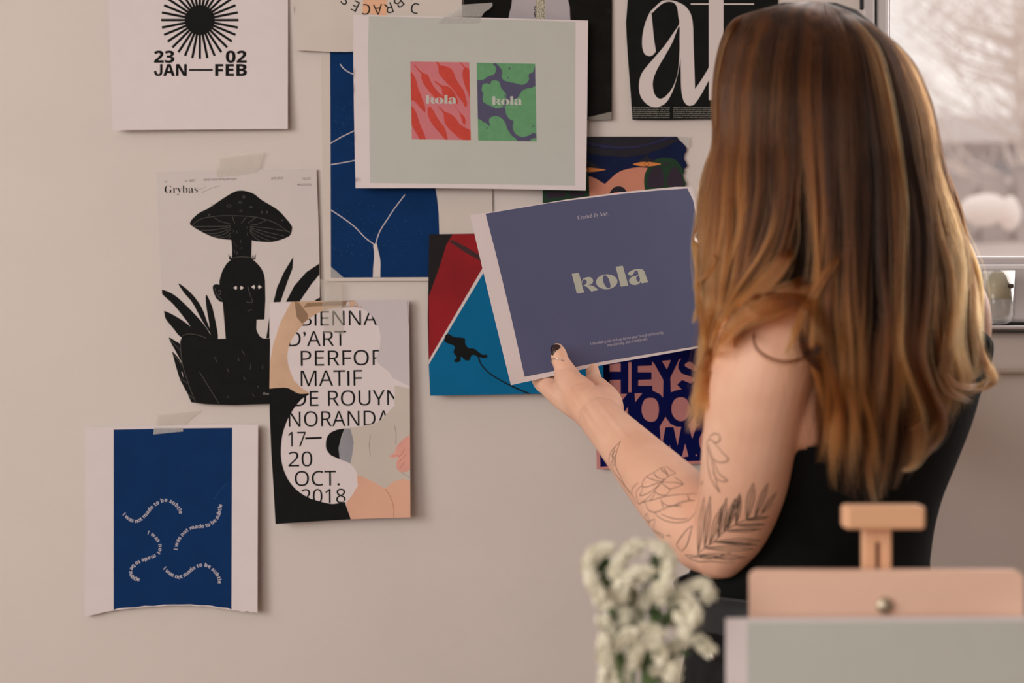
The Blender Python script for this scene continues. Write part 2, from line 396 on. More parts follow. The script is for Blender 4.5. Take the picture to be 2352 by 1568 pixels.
# ---------------------------------------------------------------- papers on the wall
P_w = mat('paper_white', (.72, .645, .645, 1), .8, .15, noise=.02, nscale=40)
P_c = mat('paper_cream', (.64, .575, .525, 1), .8, .15, noise=.03, nscale=30)
I_k = mat('ink_black', (.0065, .0072, .0068, 1), .7, .12, noise=.25, nscale=90)
I_g = mat('ink_grey', rgb(120, 112, 108), .7)
I_white = mat('print_white', (.66, .59, .57, 1), .8, .15)
I_blue = mat('ink_blue', (.0016, .030, .122, 1), .7, .1, noise=.12, nscale=35)
I_mint = mat('ink_mint', (.51, .525, .475, 1), .8, .15, noise=.03, nscale=30)
I_red = mat('ink_red', (.58, .058, .038, 1), .7, noise=.12, nscale=160)
I_pink = mat('ink_pink', (.60, .18, .20, 1), .7, noise=.05, nscale=60)
I_green = mat('ink_green', (.125, .33, .155, 1), .7, noise=.1, nscale=120)
I_vio = mat('ink_violet', (.082, .078, .145, 1), .7, noise=.1, nscale=120)
I_line = mat('print_pale_line', rgb(196, 190, 196), .7)
def tape_mat(name, col, mixf):
    m = bpy.data.materials.new(name); m.use_nodes = True; t = m.node_tree; b = t.nodes['Principled BSDF']; b.inputs['Base Color'].default_value = col; b.inputs['Roughness'].default_value = .45
    tr = t.nodes.new('ShaderNodeBsdfTransparent'); mx = t.nodes.new('ShaderNodeMixShader'); n = t.nodes.new('ShaderNodeTexNoise'); n.inputs['Scale'].default_value = 300
    c = t.nodes.new('ShaderNodeTexCoord'); t.links.new(c.outputs['Object'], n.inputs['Vector'])
    mr = t.nodes.new('ShaderNodeMapRange'); mr.inputs['To Min'].default_value = mixf - .1; mr.inputs['To Max'].default_value = mixf + .1
    t.links.new(n.outputs['Fac'], mr.inputs['Value']); t.links.new(mr.outputs[0], mx.inputs[0]); t.links.new(tr.outputs[0], mx.inputs[1]); t.links.new(b.outputs[0], mx.inputs[2])
    t.links.new(mx.outputs[0], t.nodes['Material Output'].inputs[0]); return m
M_tape = tape_mat('clear_tape', (.64, .585, .50, 1), .30); M_tape2 = tape_mat('masking_tape', (.58, .56, .53, 1), .55)
def tape(S, pts, m=None, off=.0012, dep=None, name='tape_strip'):
    V, T = region(segs_of([pts]), step=12)
    d = (dep or S.d)(V[:, 0], V[:, 1]) - off
    return obj(name, WA(V, d), [tuple(t[::-1]) for t in T], m or M_tape, S.root, True)
def flat(off, x0=0, x1=1, y0=0, y1=1, lift=0, side=0, lx=0, wave=0, ph=0):
    """depth of a sheet hung off mm from the wall, lower edge lifted by lift, right edge by side, left edge by lx"""
    def d(x, y):
        x = np.asarray(x, float); y = np.asarray(y, float)
        u = np.clip((x - x0) / (x1 - x0), -.3, 1.3); v = np.clip((y - y0) / (y1 - y0), -.3, 1.3)
        return WD - off - lift * v ** 2 - side * np.clip(u, 0, 2) ** 3 - lx * np.clip(1 - u, 0, 2) ** 3 - wave * (.5 + .5 * np.sin(u * 5 + v * 4 + ph))
    return d
# ---- 1 white notice with black sunburst
K = crop(2.94, 150, 0)
S = Sheet('event_poster', [(246, -180), (662, -180), (661.5, 100), (661, 296), (460, 297.5), (259, 299), (255, 200), (251, 60)],
          flat(.002, 250, 661, -180, 299, lift=.010, lx=.004), P_w, 'white poster with a black sunburst above bold dates, taped up at the top')
cx, cy = 459, 46
rays = [stroke([(cx + 34 * math.cos(a), cy + 34 * math.sin(a)), (cx + 90 * math.cos(a), cy + 90 * math.sin(a))], 6.3) for a in [math.pi / 2 + 2 * math.pi * k / 32 for k in range(32)]]
rays = [stroke([(cx + 30 * math.cos(a), cy + 30 * math.sin(a)), (cx + 89 * math.cos(a), cy + 89 * math.sin(a))], 5.6) for a in [math.pi / 2 + 2 * math.pi * k / 32 for k in range(32)]]
S.layer('sunburst', m=I_k, union=[segs_of([ell(cx, cy, 34.5, 34.5, 48)])] + [segs_of([r]) for r in rays], label='black sunburst')
t = fit('23', 353.5, 143.5, 400.5, 143.5, 27.5, 'bold', .012) + fit('02', 518.5, 143.5, 566.5, 143.5, 27.5, 'bold', .012)
t += fit('AN', 374.5, 174, 429, 174, 27, 'bold', .012) + fit('FEB', 494, 174, 567, 174, 27, 'bold', .012) + segs_of([cr([(367.5, 147), (373.3, 147)], 1, False) + [(373.3, 160)] + cr([(373.3, 166), (371, 172), (364, 174.6), (357, 172.5), (354, 166), (353.8, 163)], 4, False) + [(359.3, 162.5)] + cr([(359.8, 166), (361.5, 169), (364, 169.8), (366.8, 168.4), (367.6, 164)], 4, False)])
S.layer('lettering', segs=t, m=I_k); S.layer('dash', [rect(434, 158.5, 488.5, 162.5)], I_k, lv=2)
# ---- 2 cream sheet with ring of letters, at the top
S2 = Sheet('round_text_poster', [(674, -160), (1061, -160), (1061, 40), (1060, 120), (758, 119), (678, 115), (675, 40)], flat(.0052, 674, 1061, -160, 119, lift=.003), P_c,
          'cream sheet with a ring of upside-down letters, behind the pale green print')
S2.layer('peach_patch', [[(836, -40), (888, -40), (890, 34), (879, 36), (832, 30)]], mat('ink_peach', rgb(226, 176, 142), .8))
rp_ = 92; rc = (868, -58)
def arc_text(chars, cxy, R, h):
    out = []
    for ch, ang, r in chars:
        a = math.radians(ang); px, py = cxy[0] + R * math.cos(a), cxy[1] + R * math.sin(a)
        Sg = glyphs(ch, 'sans', -.004, 4); w0 = (Sg[:, 0].min() + Sg[:, 0].max()) / 2; sc = h / .72
        ux, uy = math.cos(math.radians(r)), math.sin(math.radians(r)); o = np.empty_like(Sg)
        for q in (0, 2):
            u = (Sg[:, q] - w0) * sc; v = (Sg[:, q + 1] - .36) * sc
            o[:, q] = px + ux * u + uy * v; o[:, q + 1] = py + uy * u - ux * v
        out += [tuple(x) for x in o]
    return out
def at(ch, x, y, rot, h=24):
    Sg = glyphs(ch, 'sans', .002, 4); w0 = (Sg[:, 0].min() + Sg[:, 0].max()) / 2; sc = h / .72; ux, uy = math.cos(math.radians(rot)), math.sin(math.radians(rot)); o = np.empty_like(Sg)
    for q in (0, 2):
        u = (Sg[:, q] - w0) * sc; v = (Sg[:, q + 1] - .36) * sc
        o[:, q] = x + ux * u + uy * v; o[:, q + 1] = y + uy * u - ux * v
    return [tuple(x) for x in o]
t = at('S', 794, 0, 222) + at('E', 816, 14, 206) + at('C', 841, 22, 186) + at('A', 868, 22, 175) + at('R', 893, 19, 160) + at('B', 916, 6, 140) + at('C', 953, 19, 10)
t += at('M', 944, -16, 128)
S2.layer('lettering', segs=t, m=I_k, clip=S2.clip)
# ---- 3 blue print with white branching lines
K = crop(2.8, 700, 100)
S3 = Sheet('branch_print', [(736, 60), (1131, 60), (1131, 470), (1131, 645), (900, 645), (745, 646), (741, 400), (738, 200)], flat(.002, 736, 1131, 60, 646, lift=.002), P_c,
          'tall blue print with thin white branching lines, half behind the pale green print')
S3.layer('blue_field', [[(758, 60), (990, 60), (996, 400), (1000, 432), (1004, 455), (1007.5, 490), (1008.5, 520), (1009, 540), (1006, 600), (996, 636.5), (760, 637.5), (759, 300)]], I_blue, step=14)
br = [stroke([(781, 147), (788, 156), (798, 164), (812, 170), (840, 176)], 2.4, smooth=4), stroke([(759, 329), (785, 314), (812, 301), (840, 288)], 2.2), stroke([(760, 378), (785, 374), (812, 369), (850, 362)], 2.2),
      stroke([(760, 482), (790, 502), (816, 522), (838, 545), (859, 561)], 2.3, smooth=4), stroke([(930, 447), (905, 480), (890, 503), (875, 526), (868, 542), (863, 560)], 2.3, smooth=4)]
S3.layer('branch_lines', m=I_line, union=[segs_of([b]) for b in br], lv=2)
S3.layer('white_trunk', [cr(K((442, 1290), (462, 1285), (470, 1320), (483, 1375), (487, 1410), (486, 1470)), 4, False) + K((486, 1502), (438, 1502)) + cr(K((440, 1440), (446, 1360), (440, 1300)), 4, False)], I_white, lv=3)
rs = random.Random(3); dots = []
for cx_, cy_, sp, n_ in ((795, 265, 26, 110), (800, 540, 36, 130), (900, 560, 45, 110), (870, 500, 60, 60), (790, 330, 20, 30)):
    for _ in range(n_):
        x, y = rs.gauss(cx_, sp), rs.gauss(cy_, sp); r = rs.uniform(.35, .9)
        if 761 < x < 1000 and 120 < y < 632: dots.append(segs_of([ell(x, y, r, r, 5)]))
S3.layer('ink_specks', m=mat('speck_blue', rgb(52, 92, 138), .7), union=[sum(dots, [])], lv=4)
tape(S3, [(760, 612), (789, 637), (760, 638)], M_tape2, .0004)
# ---- 4 black print with white dome
S4 = Sheet('dome_print', [(1060, -150), (1406, -150), (1405.5, 100), (1405, 275), (1200, 276), (1075, 277)], flat(.003, 1060, 1405, -150, 275, lift=.004), mat('print_black', (.0062, .0056, .0042, 1), .7, .12, noise=.5, nscale=40),
          'black print with a pale speckled-stalk dome, top edge above the green print', step=16)
S4.layer('pale_dome', [cr([(1173, 60), (1175, 10), (1186, -40), (1240, -75), (1290, -40), (1306, 5), (1309, 30), (1305, 90), (1240, 110)], 5)], mat('print_lilac', rgb(176, 168, 172), .8, noise=.12, nscale=25))
S4.layer('speckled_stalk', [[(1232, -60), (1252, -60), (1253, 20), (1251, 80), (1229, 80), (1230, 30)]], mat('print_bone', rgb(186, 180, 160), .8))
dots = [segs_of([ell(1233 + (i % 4) * 5.5 + rs.uniform(-1.5, 1.5), -8 + (i // 4) * 4.2 + rs.uniform(-1, 1), rs.uniform(.8, 1.5), rs.uniform(.8, 1.5), 6)]) for i in range(56)]
dots += [segs_of([ell(1229 + rs.uniform(-1.5, 1), 15 + i * 1.6, 1.4, 1.4, 6)]) for i in range(16)]
S4.layer('stalk_spots', m=I_k, union=[sum(dots, [])])
K = crop(3.92, 1200, 0)
S4.layer('grey_corner', [K((586, 1056), (803, 1005), (803, 1078), (600, 1082))], mat('print_grey', rgb(128, 124, 116), .8))
# ---- 5 black print with big italic letters
S5 = Sheet('letter_poster', K((948, -500), (2300, -500), (2300, 1070), (1640, 1073), (1300, 1079), (990, 1077), (975, 850), (955, 600), (937, 330), (932, 200), (948, 0)), flat(.0025, 1437, 1780, -120, 275, lift=.003), mat('print_black2', (.0068, .0082, .0072, 1), .7, .12, noise=.3, nscale=60),
          'black poster with huge cream italic letters beside the woman\'s hair')
A = cr(K((1200, 465), (1160, 130), (1150, 105), (1240, 22), (1290, 3), (1350, 4), (1420, 30), (1480, 70), (1520, 140), (1535, 230), (1536, 350), (1545, 560), (1553, 800), (1600, 740), (1665, 625), (1690, 580), (1690, 660), (1650, 770), (1600, 870), (1560, 930), (1510, 951), (1470, 940), (1440, 880), (1428, 760), (1424, 560), (1400, 700), (1360, 800), (1310, 900), (1250, 955), (1190, 965), (1130, 945), (1080, 890), (1050, 810), (1052, 720), (1085, 640), (1160, 550), (1280, 410), (1409, 215), (1405, 150), (1390, 70), (1370, 40), (1320, 20), (1290, 18), (1240, 40), (1165, 115)), 4)
A = cr(K((1165, 120), (1240, 48), (1290, 20), (1330, 16), (1370, 30), (1394, 75), (1404, 150), (1410, 215), (1350, 310), (1280, 410), (1200, 505), (1130, 585), (1080, 650), (1055, 715), (1048, 780), (1055, 840), (1080, 895), (1130, 945), (1190, 965), (1240, 957), (1300, 915), (1350, 825), (1385, 720), (1410, 610), (1424, 520)), 5, False) + \
    cr(K((1426, 640), (1430, 800), (1445, 890), (1475, 940), (1510, 951), (1550, 935), (1600, 865), (1650, 775), (1700, 680)), 5, False) + cr(K((1700, 560), (1665, 630), (1610, 720), (1553, 802)), 4, False) + \
    cr(K((1549, 650), (1540, 400), (1535, 230), (1520, 140), (1480, 70), (1420, 28), (1350, 5), (1290, 2), (1240, 20), (1150, 105)), 5, False)
hole = cr(K((1410, 235), (1415, 350), (1414, 480), (1400, 640), (1365, 760), (1310, 845), (1255, 887), (1215, 880), (1185, 835), (1173, 760), (1185, 690), (1220, 610), (1290, 490), (1350, 380)), 5)
stub = cr(K((1150, 105), (1115, 180), (1090, 265), (1078, 350), (1080, 430), (1100, 485), (1140, 506), (1175, 495)), 5, False) + K((1201, 465), (1182, 330), (1162, 125))
S5.layer('letter_a', m=I_white, union=[segs_of([A, hole]), segs_of([stub])])
S5.layer('letter_t', m=I_white, union=[segs_of([rect(*K((1678, -60))[0], *K((1810, 900))[0])]), segs_of([rect(*K((1515, 30))[0], *K((2085, 43))[0])])], lv=2)
mt = []
for ln in range(6):
    y = 248.2 + ln * 4.55
    for a, b in ((1453, 1540), (1546, 1640)):
        x = a
        while x < b - 3:
            w = min(rs.uniform(1.2, 2.2), b - x); mt.append(rect(x, y - rs.uniform(1.6, 2.6), x + w, y)); x += w + (rs.uniform(.35, .6) if rs.random() > .18 else 1.6)
S5.layer('small_print', m=mat('print_small', rgb(120, 118, 110), .8), segs=segs_of(mt), lv=1)
# ---- 6 illustrated print with arches
K = crop(5.2267, 1200, 280)
out6 = K((772, 170), (1860, 170), (1880, 215), (1935, 265), (1968, 310), (1970, 345), (1942, 395), (1938, 440), (1960, 480), (1978, 520), (1970, 540), (1940, 560), (1945, 600), (1928, 630), (1935, 670), (1965, 740), (1950, 770)) + [(1590, 560), (1245, 560), (1245, 412), (1300, 400), (1345, 400)]
out6 = [(1247, 290)] + K((240, 180), (772, 176), (1860, 176), (1880, 215), (1935, 265), (1968, 310), (1970, 345), (1942, 395), (1938, 440), (1960, 480), (1978, 520), (1970, 540), (1940, 560), (1945, 600), (1928, 630), (1935, 670), (1965, 740), (1950, 770)) + [(1570, 600), (1246, 600)]
out6 = [(1247, 313)] + out6[2:]
S6 = Sheet('arcade_print', out6, flat(.0035, 1246, 1580, 313, 600, lift=.003), mat('print_midnight', (.006, .012, .052, 1), .7, .12, noise=.3, nscale=30), 'dark blue illustrated print of green arches and orange lamps, torn right edge')
I_ind = mat('print_indigo', (.012, .011, .050, 1), .6); I_dk = mat('print_charcoal', (.006, .005, .012, 1), .6); I_sal = mat('print_salmon', (.57, .225, .145, 1), .7, noise=.05, nscale=40)
I_or = mat('print_orange', (.63, .215, .055, 1), .7); I_gr = mat('print_deepgreen', (.004, .034, .012, 1), .6); I_pl = mat('print_plum', (.028, .014, .030, 1), .6, noise=.4, nscale=30)
S6.layer('upper_band', [K((772, 172), (1860, 172), (1700, 180), (1500, 262), (1350, 290), (1150, 292), (950, 265), (772, 235))], I_dk, full=False, clip=S6.clip, lv=1)
S6.layer('blue_arc', [K((772, 235), (950, 270), (1150, 292), (1350, 288), (1500, 262), (1700, 190), (1760, 176), (1830, 185), (1530, 275), (1350, 315), (1150, 325), (950, 308), (772, 268))], I_ind, lv=2, clip=S6.clip)
S6.layer('dark_arc', [K((772, 275), (950, 318), (1150, 330), (1350, 320), (1530, 280), (1840, 190), (1880, 215), (1700, 310), (1480, 385), (1250, 422), (1000, 405), (772, 375))], I_dk, lv=1, clip=S6.clip)
S6.layer('lamp_shade', [K((1480, 380), (1497, 380), (1500, 415), (1600, 470), (1380, 475), (1475, 420))], I_dk, lv=2); S6.layer('lamp_shade', [K((740, 440), (780, 450), (930, 545), (700, 535))], I_dk, lv=2)
S6.layer('salmon_sky', [cr(K((1000, 735), (1060, 680), (1120, 625), (1200, 582), (1300, 556), (1400, 545), (1500, 550)), 4, False) + K((1510, 560), (1480, 900), (1400, 1100), (800, 1100), (797, 652)) + cr(K((840, 662), (900, 690), (950, 722), (985, 742)), 4, False)], I_sal, lv=1)
S6.layer('green_arch', [cr(K((1470, 820), (1460, 700), (1480, 600), (1540, 500), (1620, 440), (1720, 425), (1820, 445), (1890, 510), (1940, 600), (1965, 740)), 4, False) + [(1570, 500), (1480, 500)]], I_gr, lv=2, clip=S6.clip)
S6.layer('plum_pane', m=I_pl, lv=3, union=[segs_of([cr(K((1510, 775), (1520, 640), (1560, 560), (1630, 530), (1680, 580), (1695, 680), (1690, 770)), 4)]), segs_of([cr(K((1745, 770), (1750, 640), (1790, 560), (1850, 545), (1900, 620), (1925, 700), (1920, 770)), 4)]), segs_of([K((1680, 490), (1760, 490), (1720, 530))])])
S6.layer('left_arch', [K((700, 600), (793, 610), (805, 900), (760, 1100), (240, 1100), (240, 790), (700, 790))], I_gr, lv=2, clip=S6.clip)
S6.layer('plum_pane', [K((290, 830), (510, 830), (510, 900), (290, 920)), K((570, 830), (745, 830), (745, 890), (570, 900))], I_pl, lv=3)
for c_, a_, w_ in (((1490, 506), 1.0, 172), ((770, 574), 1.0, 225)):
    x, y = K(c_)[0]; w = w_ / 5.2267; h = 34 / 5.2267
    leaf = [(x - w, y), (x - w * .5, y - h * .75), (x, y - h), (x + w * .5, y - h * .7), (x + w, y - h * .2), (x + w, y + h * .1), (x + w * .5, y + h * .75), (x, y + h), (x - w * .5, y + h * .8)]
    S6.layer('orange_lamp', [cr(leaf, 4)], I_or, lv=4, clip=S6.clip); S6.layer('lamp_outline', [cr(leaf, 4), cr([(x + (p[0] - x) * .965, y + (p[1] - y) * .82) for p in leaf], 4)], I_dk, lv=5, clip=S6.clip)
    S6.layer('bulb_outline', [ell(x, y, 5, 5.4), ell(x, y, 3.9, 4.5)], I_dk, lv=6, clip=S6.clip)
S6.layer('dark_head', [cr(K((1060, 870), (1060, 830), (1100, 785), (1160, 770), (1215, 790), (1245, 830), (1250, 880)), 4)], I_dk, lv=3); S6.layer('red_cap', [K((1090, 858), (1110, 840), (1180, 842), (1190, 900), (1090, 900))], I_red, lv=4)
V6 = K((1855, 178), (2008, 178), (2006, 300), (1975, 310), (1935, 262), (1882, 212))
tape(S6, V6, M_tape2, .0002)
# ---- 7 photo print: red and blue
K = crop(2.5286, 950, 380)
S7 = Sheet('photo_print', [(985, 538)] + [(1100, 536), (1260, 533), (1390, 540), (1385, 700), (1386, 905)] + K((680, 1326), (400, 1331), (96, 1337), (88, 1160), (82, 900), (90, 400)), flat(.006, 985, 1386, 536, 909, lift=.012), mat('print_black3', (.008, .0045, .005, 1), .6, .2, noise=.2, nscale=30),
           'glossy photo print of a red slab and blue ground with a figure\'s shadow')
I_rd = mat('print_crimson', (.29, .0055, .011, 1), .6, .2, noise=.25, nscale=20); I_cy = mat('print_cyan', (.0012, .138, .31, 1), .7, .1, noise=.12, nscale=12)
S7.layer('red_slab', [K((88, 760), (150, 590), (190, 460), (230, 395), (480, 400), (480, 480), (395, 620), (88, 1140))], I_rd, step=14, clip=S7.clip); S7.layer('dark_bar', [K((205, 440), (225, 432), (300, 470), (400, 530), (480, 575), (480, 600), (400, 560), (300, 505))], mat('print_maroon', (.035, .004, .005, 1), .5), clip=S7.clip)
S7.layer('white_edge', [K((88, 1155), (88, 1130), (240, 870), (395, 605), (480, 470), (480, 500), (402, 628), (246, 888))], I_white, clip=S7.clip)
S7.layer('blue_ground', [K((88, 1172), (88, 1158), (246, 888), (402, 628), (560, 380), (1200, 380), (1200, 1400), (98, 1350))], I_cy, step=14, clip=S7.clip)
S7.layer('figure_shadow', [cr(K((180, 1020), (185, 985), (205, 978), (235, 995), (295, 1003), (300, 1035), (320, 1060), (350, 1062), (375, 1080), (400, 1098), (425, 1098), (428, 1112), (405, 1118), (375, 1108), (355, 1100), (335, 1105), (325, 1130), (300, 1130), (275, 1110), (272, 1135), (245, 1142), (235, 1130), (250, 1115), (232, 1085), (238, 1050), (205, 1035)), 4)], I_k)
S7.layer('rope_shadow', m=I_k, union=[segs_of([stroke(K((345, 1092), (375, 1108), (390, 1150), (440, 1205), (520, 1255), (600, 1295), (680, 1328)), 3.4, [4.5, 4, 3, 2.8, 3, 3.5, 3.5], smooth=4)])], clip=S7.clip)
# ---- 8 mushroom poster
K = crop(2.5286, 300, 340); D8 = flat(.0045, 358, 735, 390, 930, lift=.004)
body = K((148, 140), (600, 126), (1080, 122), (1090, 400), (1097, 680), (1099, 880), (1100, 1486), (820, 1484), (600, 1492), (440, 1487), (352, 1476), (330, 1425), (284, 1340), (258, 1250), (240, 1180), (222, 1100), (200, 985), (192, 940), (183, 850), (180, 800), (165, 500), (155, 320))
S8 = Sheet('mushroom_poster', body, D8, mat('paper_grey', (.63, .57, .545, 1), .8, .15, noise=.02, nscale=40), 'poster of a black figure with a mushroom growing from its bald head')
L = S8.layer; I_hl = mat('print_hairline', rgb(98, 96, 90), .8)
L('mushroom_cap', [cr(K((345, 440), (355, 415), (400, 375), (450, 350), (540, 290), (600, 255), (640, 246), (680, 252), (720, 268), (760, 300), (850, 355), (900, 405), (935, 450), (938, 470), (930, 500), (905, 520), (820, 545), (720, 540), (704, 536), (580, 533), (490, 520), (420, 490), (365, 458)), 4)], I_k, lv=1)
L('mushroom_stalk', [K((582, 450), (695, 445), (692, 480), (704, 540), (700, 640), (590, 640), (590, 580), (583, 520))], I_k, lv=2)
L('cap_lines', m=I_hl, lv=3, union=[segs_of([stroke(K(*q), .75, smooth=4)]) for q in (((352, 452), (400, 415), (470, 398), (560, 392), (680, 396), (760, 408), (840, 435), (930, 495)), ((480, 400), (520, 425), (580, 440)), ((590, 395), (605, 440)), ((670, 402), (642, 438)), ((728, 402), (680, 438)), ((790, 418), (740, 440), (695, 447)),
    ((582, 452), (480, 455), (360, 455)), ((582, 458), (480, 475), (400, 478)), ((582, 466), (500, 495), (430, 495)), ((582, 475), (530, 505), (470, 512)), ((582, 490), (555, 515), (510, 522)), ((582, 505), (570, 530)), ((694, 455), (800, 465), (920, 485)), ((694, 462), (800, 490), (890, 510)), ((694, 470), (780, 505), (850, 525)), ((694, 482), (750, 515), (810, 540)), ((698, 495), (730, 525), (755, 540)))])
L('cap_spots', lv=3, m=I_hl, segs=sum([segs_of([ell(*K(c)[0], a / 2.53, b / 2.53, 12), ell(*K(c)[0], a / 2.53 - .7, b / 2.53 - .7, 12)]) for c, a, b in (((657, 284), 8, 7), ((637, 314), 10, 7), ((571, 335), 13, 8), ((475, 332), 8, 6), ((698, 343), 9, 6), ((641, 364), 8, 6), ((762, 372), 6, 6), ((792, 371), 6, 6), ((882, 419), 6, 5), ((456, 387), 4.5, 4.5))], []))
L('stalk_ticks', lv=3, m=I_hl, union=[segs_of([stroke(K((x, y), (x + 1, y + l)), .7)]) for x, y, l in ((598, 475, 14), (616, 478, 16), (600, 540, 22), (612, 560, 14), (618, 600, 18), (675, 455, 10), (678, 490, 18), (640, 535, 14), (644, 575, 12), (604, 590, 20), (695, 470, 20))])
L('grass_tuft', lv=1, m=I_k, union=[segs_of([K((a, 650), (b, 612 + abs(i % 3) * 6), (a + 9, 645))]) for i, (a, b) in enumerate(((575, 565), (582, 574), (590, 586), (598, 592), (606, 600), (692, 700), (698, 712), (705, 722), (710, 729), (716, 728)))])
L('head_and_bust', [cr(K((516, 770), (530, 720), (560, 668), (600, 640), (650, 630), (700, 642), (745, 680), (772, 725), (781, 770)), 4, False) + K((783, 880), (777, 995), (732, 996)) + cr(K((730, 1050), (745, 1085), (770, 1104), (810, 1105)), 4, False) + K((900, 1105), (1100, 1110), (1100, 1486), (820, 1484), (600, 1492), (440, 1487), (352, 1476), (330, 1425), (300, 1300), (290, 1200), (288, 1120)) + cr(K((300, 1090), (340, 1078), (400, 1088), (440, 1104), (500, 1108)), 4, False) + K((552, 1106), (535, 895), (520, 892)) + cr(K((495, 870), (480, 830), (478, 800), (495, 790), (516, 793)), 4, False)], I_k, lv=1, clip=S8.clip)
lv_ = lambda *q: segs_of([cr(K(*q), 5)])
L('spiky_leaves', lv=1, m=I_k, clip=S8.clip, union=[lv_((182, 822), (250, 850), (330, 920), (430, 1030), (470, 1110), (400, 1110), (330, 1010), (250, 910), (186, 850)), lv_((278, 785), (350, 840), (410, 920), (445, 1010), (470, 1080), (420, 1010), (360, 900), (310, 840)), lv_((438, 850), (470, 910), (492, 1000), (507, 1105), (470, 1105), (455, 1010), (440, 920)),
    lv_((193, 946), (260, 975), (340, 1030), (390, 1090), (300, 1100), (250, 1050), (200, 985)), lv_((222, 1102), (260, 1120), (295, 1150), (300, 1240), (262, 1180)), lv_((240, 1185), (275, 1215), (300, 1260), (310, 1300), (270, 1280)), lv_((258, 1250), (290, 1290), (320, 1370), (330, 1400), (290, 1350)), lv_((284, 1335), (310, 1350), (340, 1420), (352, 1476), (320, 1420)),
    segs_of([K((945, 630), (940, 700), (910, 780), (868, 900), (828, 900), (850, 810), (890, 720))]), segs_of([K((1096, 670), (1096, 735), (1050, 790), (975, 900), (898, 900), (950, 800), (1020, 720))]), segs_of([K((1068, 884), (1100, 866), (1100, 900))]), segs_of([K((806, 980), (788, 1104), (806, 1104))])])
L('hairline_drawing', lv=3, m=I_hl, clip=S8.clip, union=[segs_of([stroke(K(*q), .8, smooth=3)]) for q in (((680, 800), (690, 840), (708, 892), (690, 896), (672, 892)), ((680, 948), (692, 940), (706, 940)), ((490, 812), (500, 850), (530, 880)), ((508, 830), (520, 826), (522, 845), (510, 850)), ((400, 1300), (450, 1380), (515, 1486)), ((645, 1172), (662, 1202)), ((488, 1214), (501, 1242)), ((623, 1214), (630, 1236)), ((698, 1255), (696, 1285)), ((769, 1258), (764, 1282)), ((560, 1278), (571, 1302)), ((656, 1326), (665, 1345)), ((738, 1378), (742, 1392)), ((560, 1438), (571, 1452)), ((707, 1425), (716, 1442)), ((288, 1130), (300, 1250), (340, 1380), (380, 1482)), ((300, 1090), (340, 1078), (400, 1088), (440, 1104)), ((585, 640), (640, 630), (700, 636)), ((222, 1104), (290, 1175)), ((242, 1190), (300, 1260)), ((284, 1335), (330, 1365)), ((330, 1425), (360, 1450)))])
eye = []
for a in ((627, 811), (731, 806)):
    x, y = a; eye += segs_of([K((x - 31, y), (x - 14, y - 12), (x - 8, y), (x - 14, y + 12)), K((x + 31, y), (x + 14, y - 12), (x + 8, y), (x + 14, y + 12))])
L('white_eyes', segs=eye, m=I_white, lv=4)
t = fit('cir.', 378, 419.5, 386.5, 419, 4.6) + fit('nr. 0467', 425, 418, 449, 417, 5.6) + fit('what kind of mushroom', 467.5, 415, 543.5, 413.5, 6) + fit('are you?', 623, 412, 650.5, 411, 6.2) + fit('10/20', 694.5, 413, 713, 412.5, 5.4)
L('small_lettering', segs=t, m=mat('ink_soft', rgb(60, 56, 54), .8), lv=1)
S8.layer('serif_title', segs=fit('Grybas', 378, 443.5, 454.5, 442.5, 17.5, 'serif', -.011, cap=.68), m=I_k, lv=1)
L('pen_flourish', m=I_g, lv=2, union=[segs_of([stroke(K(*q), .8)]) for q in (((392, 242), (440, 225), (412, 260), (470, 232), (522, 218)),)]); L('pencil_mark', [K((966, 211), (975, 207), (1049, 207), (1049, 216), (975, 216)), K((978, 209.5), (1047, 209.5), (1047, 213.5), (978, 213.5))], I_g, lv=2)
S8.layer('small_lettering', segs=fit('Out of', 603.5, 906, 628, 906, 5, 'plain'), m=mat('ink_pale', rgb(170, 165, 160), .8), lv=4, clip=S8.clip)
tape(S8, K((497, 52), (780, 22), (740, 140), (620, 160), (500, 168)), M_tape, .0006, flat(.0047, 358, 735, 390, 930))
# ---- 9 biennial poster with large figure-of-eight cut-out
K = crop(2.6136, 560, 640)
out9 = K((155, 142), (400, 134), (600, 130), (800, 128), (990, 126), (996, 600), (998, 1000), (1000, 1432), (800, 1437), (640, 1443), (400, 1457), (190, 1472), (178, 1250), (165, 1050), (155, 800), (154, 650), (158, 400))
S9 = Sheet('lettered_poster', out9, flat(.0075, 620, 943, 690, 1203, lift=.012, side=.006), P_w, 'poster with white figure-eight holding large black lettering, overlapping the mushroom figure')
L = S9.layer
eight = cr(K((690, 172), (620, 172), (530, 178), (440, 208), (370, 260), (310, 330), (275, 390), (262, 460), (270, 530), (300, 600), (340, 650), (392, 688), (350, 720), (310, 765), (275, 820), (245, 890), (228, 960), (222, 1050), (232, 1120), (258, 1190), (300, 1250), (360, 1298), (430, 1328), (500, 1346), (545, 1350), (600, 1335), (650, 1290), (676, 1240), (680, 1180), (665, 1140), (630, 1105), (575, 1083), (530, 1065), (497, 1025), (493, 980), (505, 940), (540, 912), (600, 898), (700, 885), (780, 868), (830, 840), (870, 790), (903, 720), (905, 660), (890, 590), (860, 550), (820, 520), (795, 480), (812, 430), (820, 370), (815, 310), (790, 250), (750, 205)), 5)
E8 = segs_of([eight]); full9 = S9.clip
def T9(s, x0, x1, yb, h, dy=-.012): a, b = K((x0, yb))[0], K((x1, yb + (x1 - x0) * dy))[0]; return fit(s, a[0], a[1], b[0], b[1], h / 2.6136, 'sans', .0)
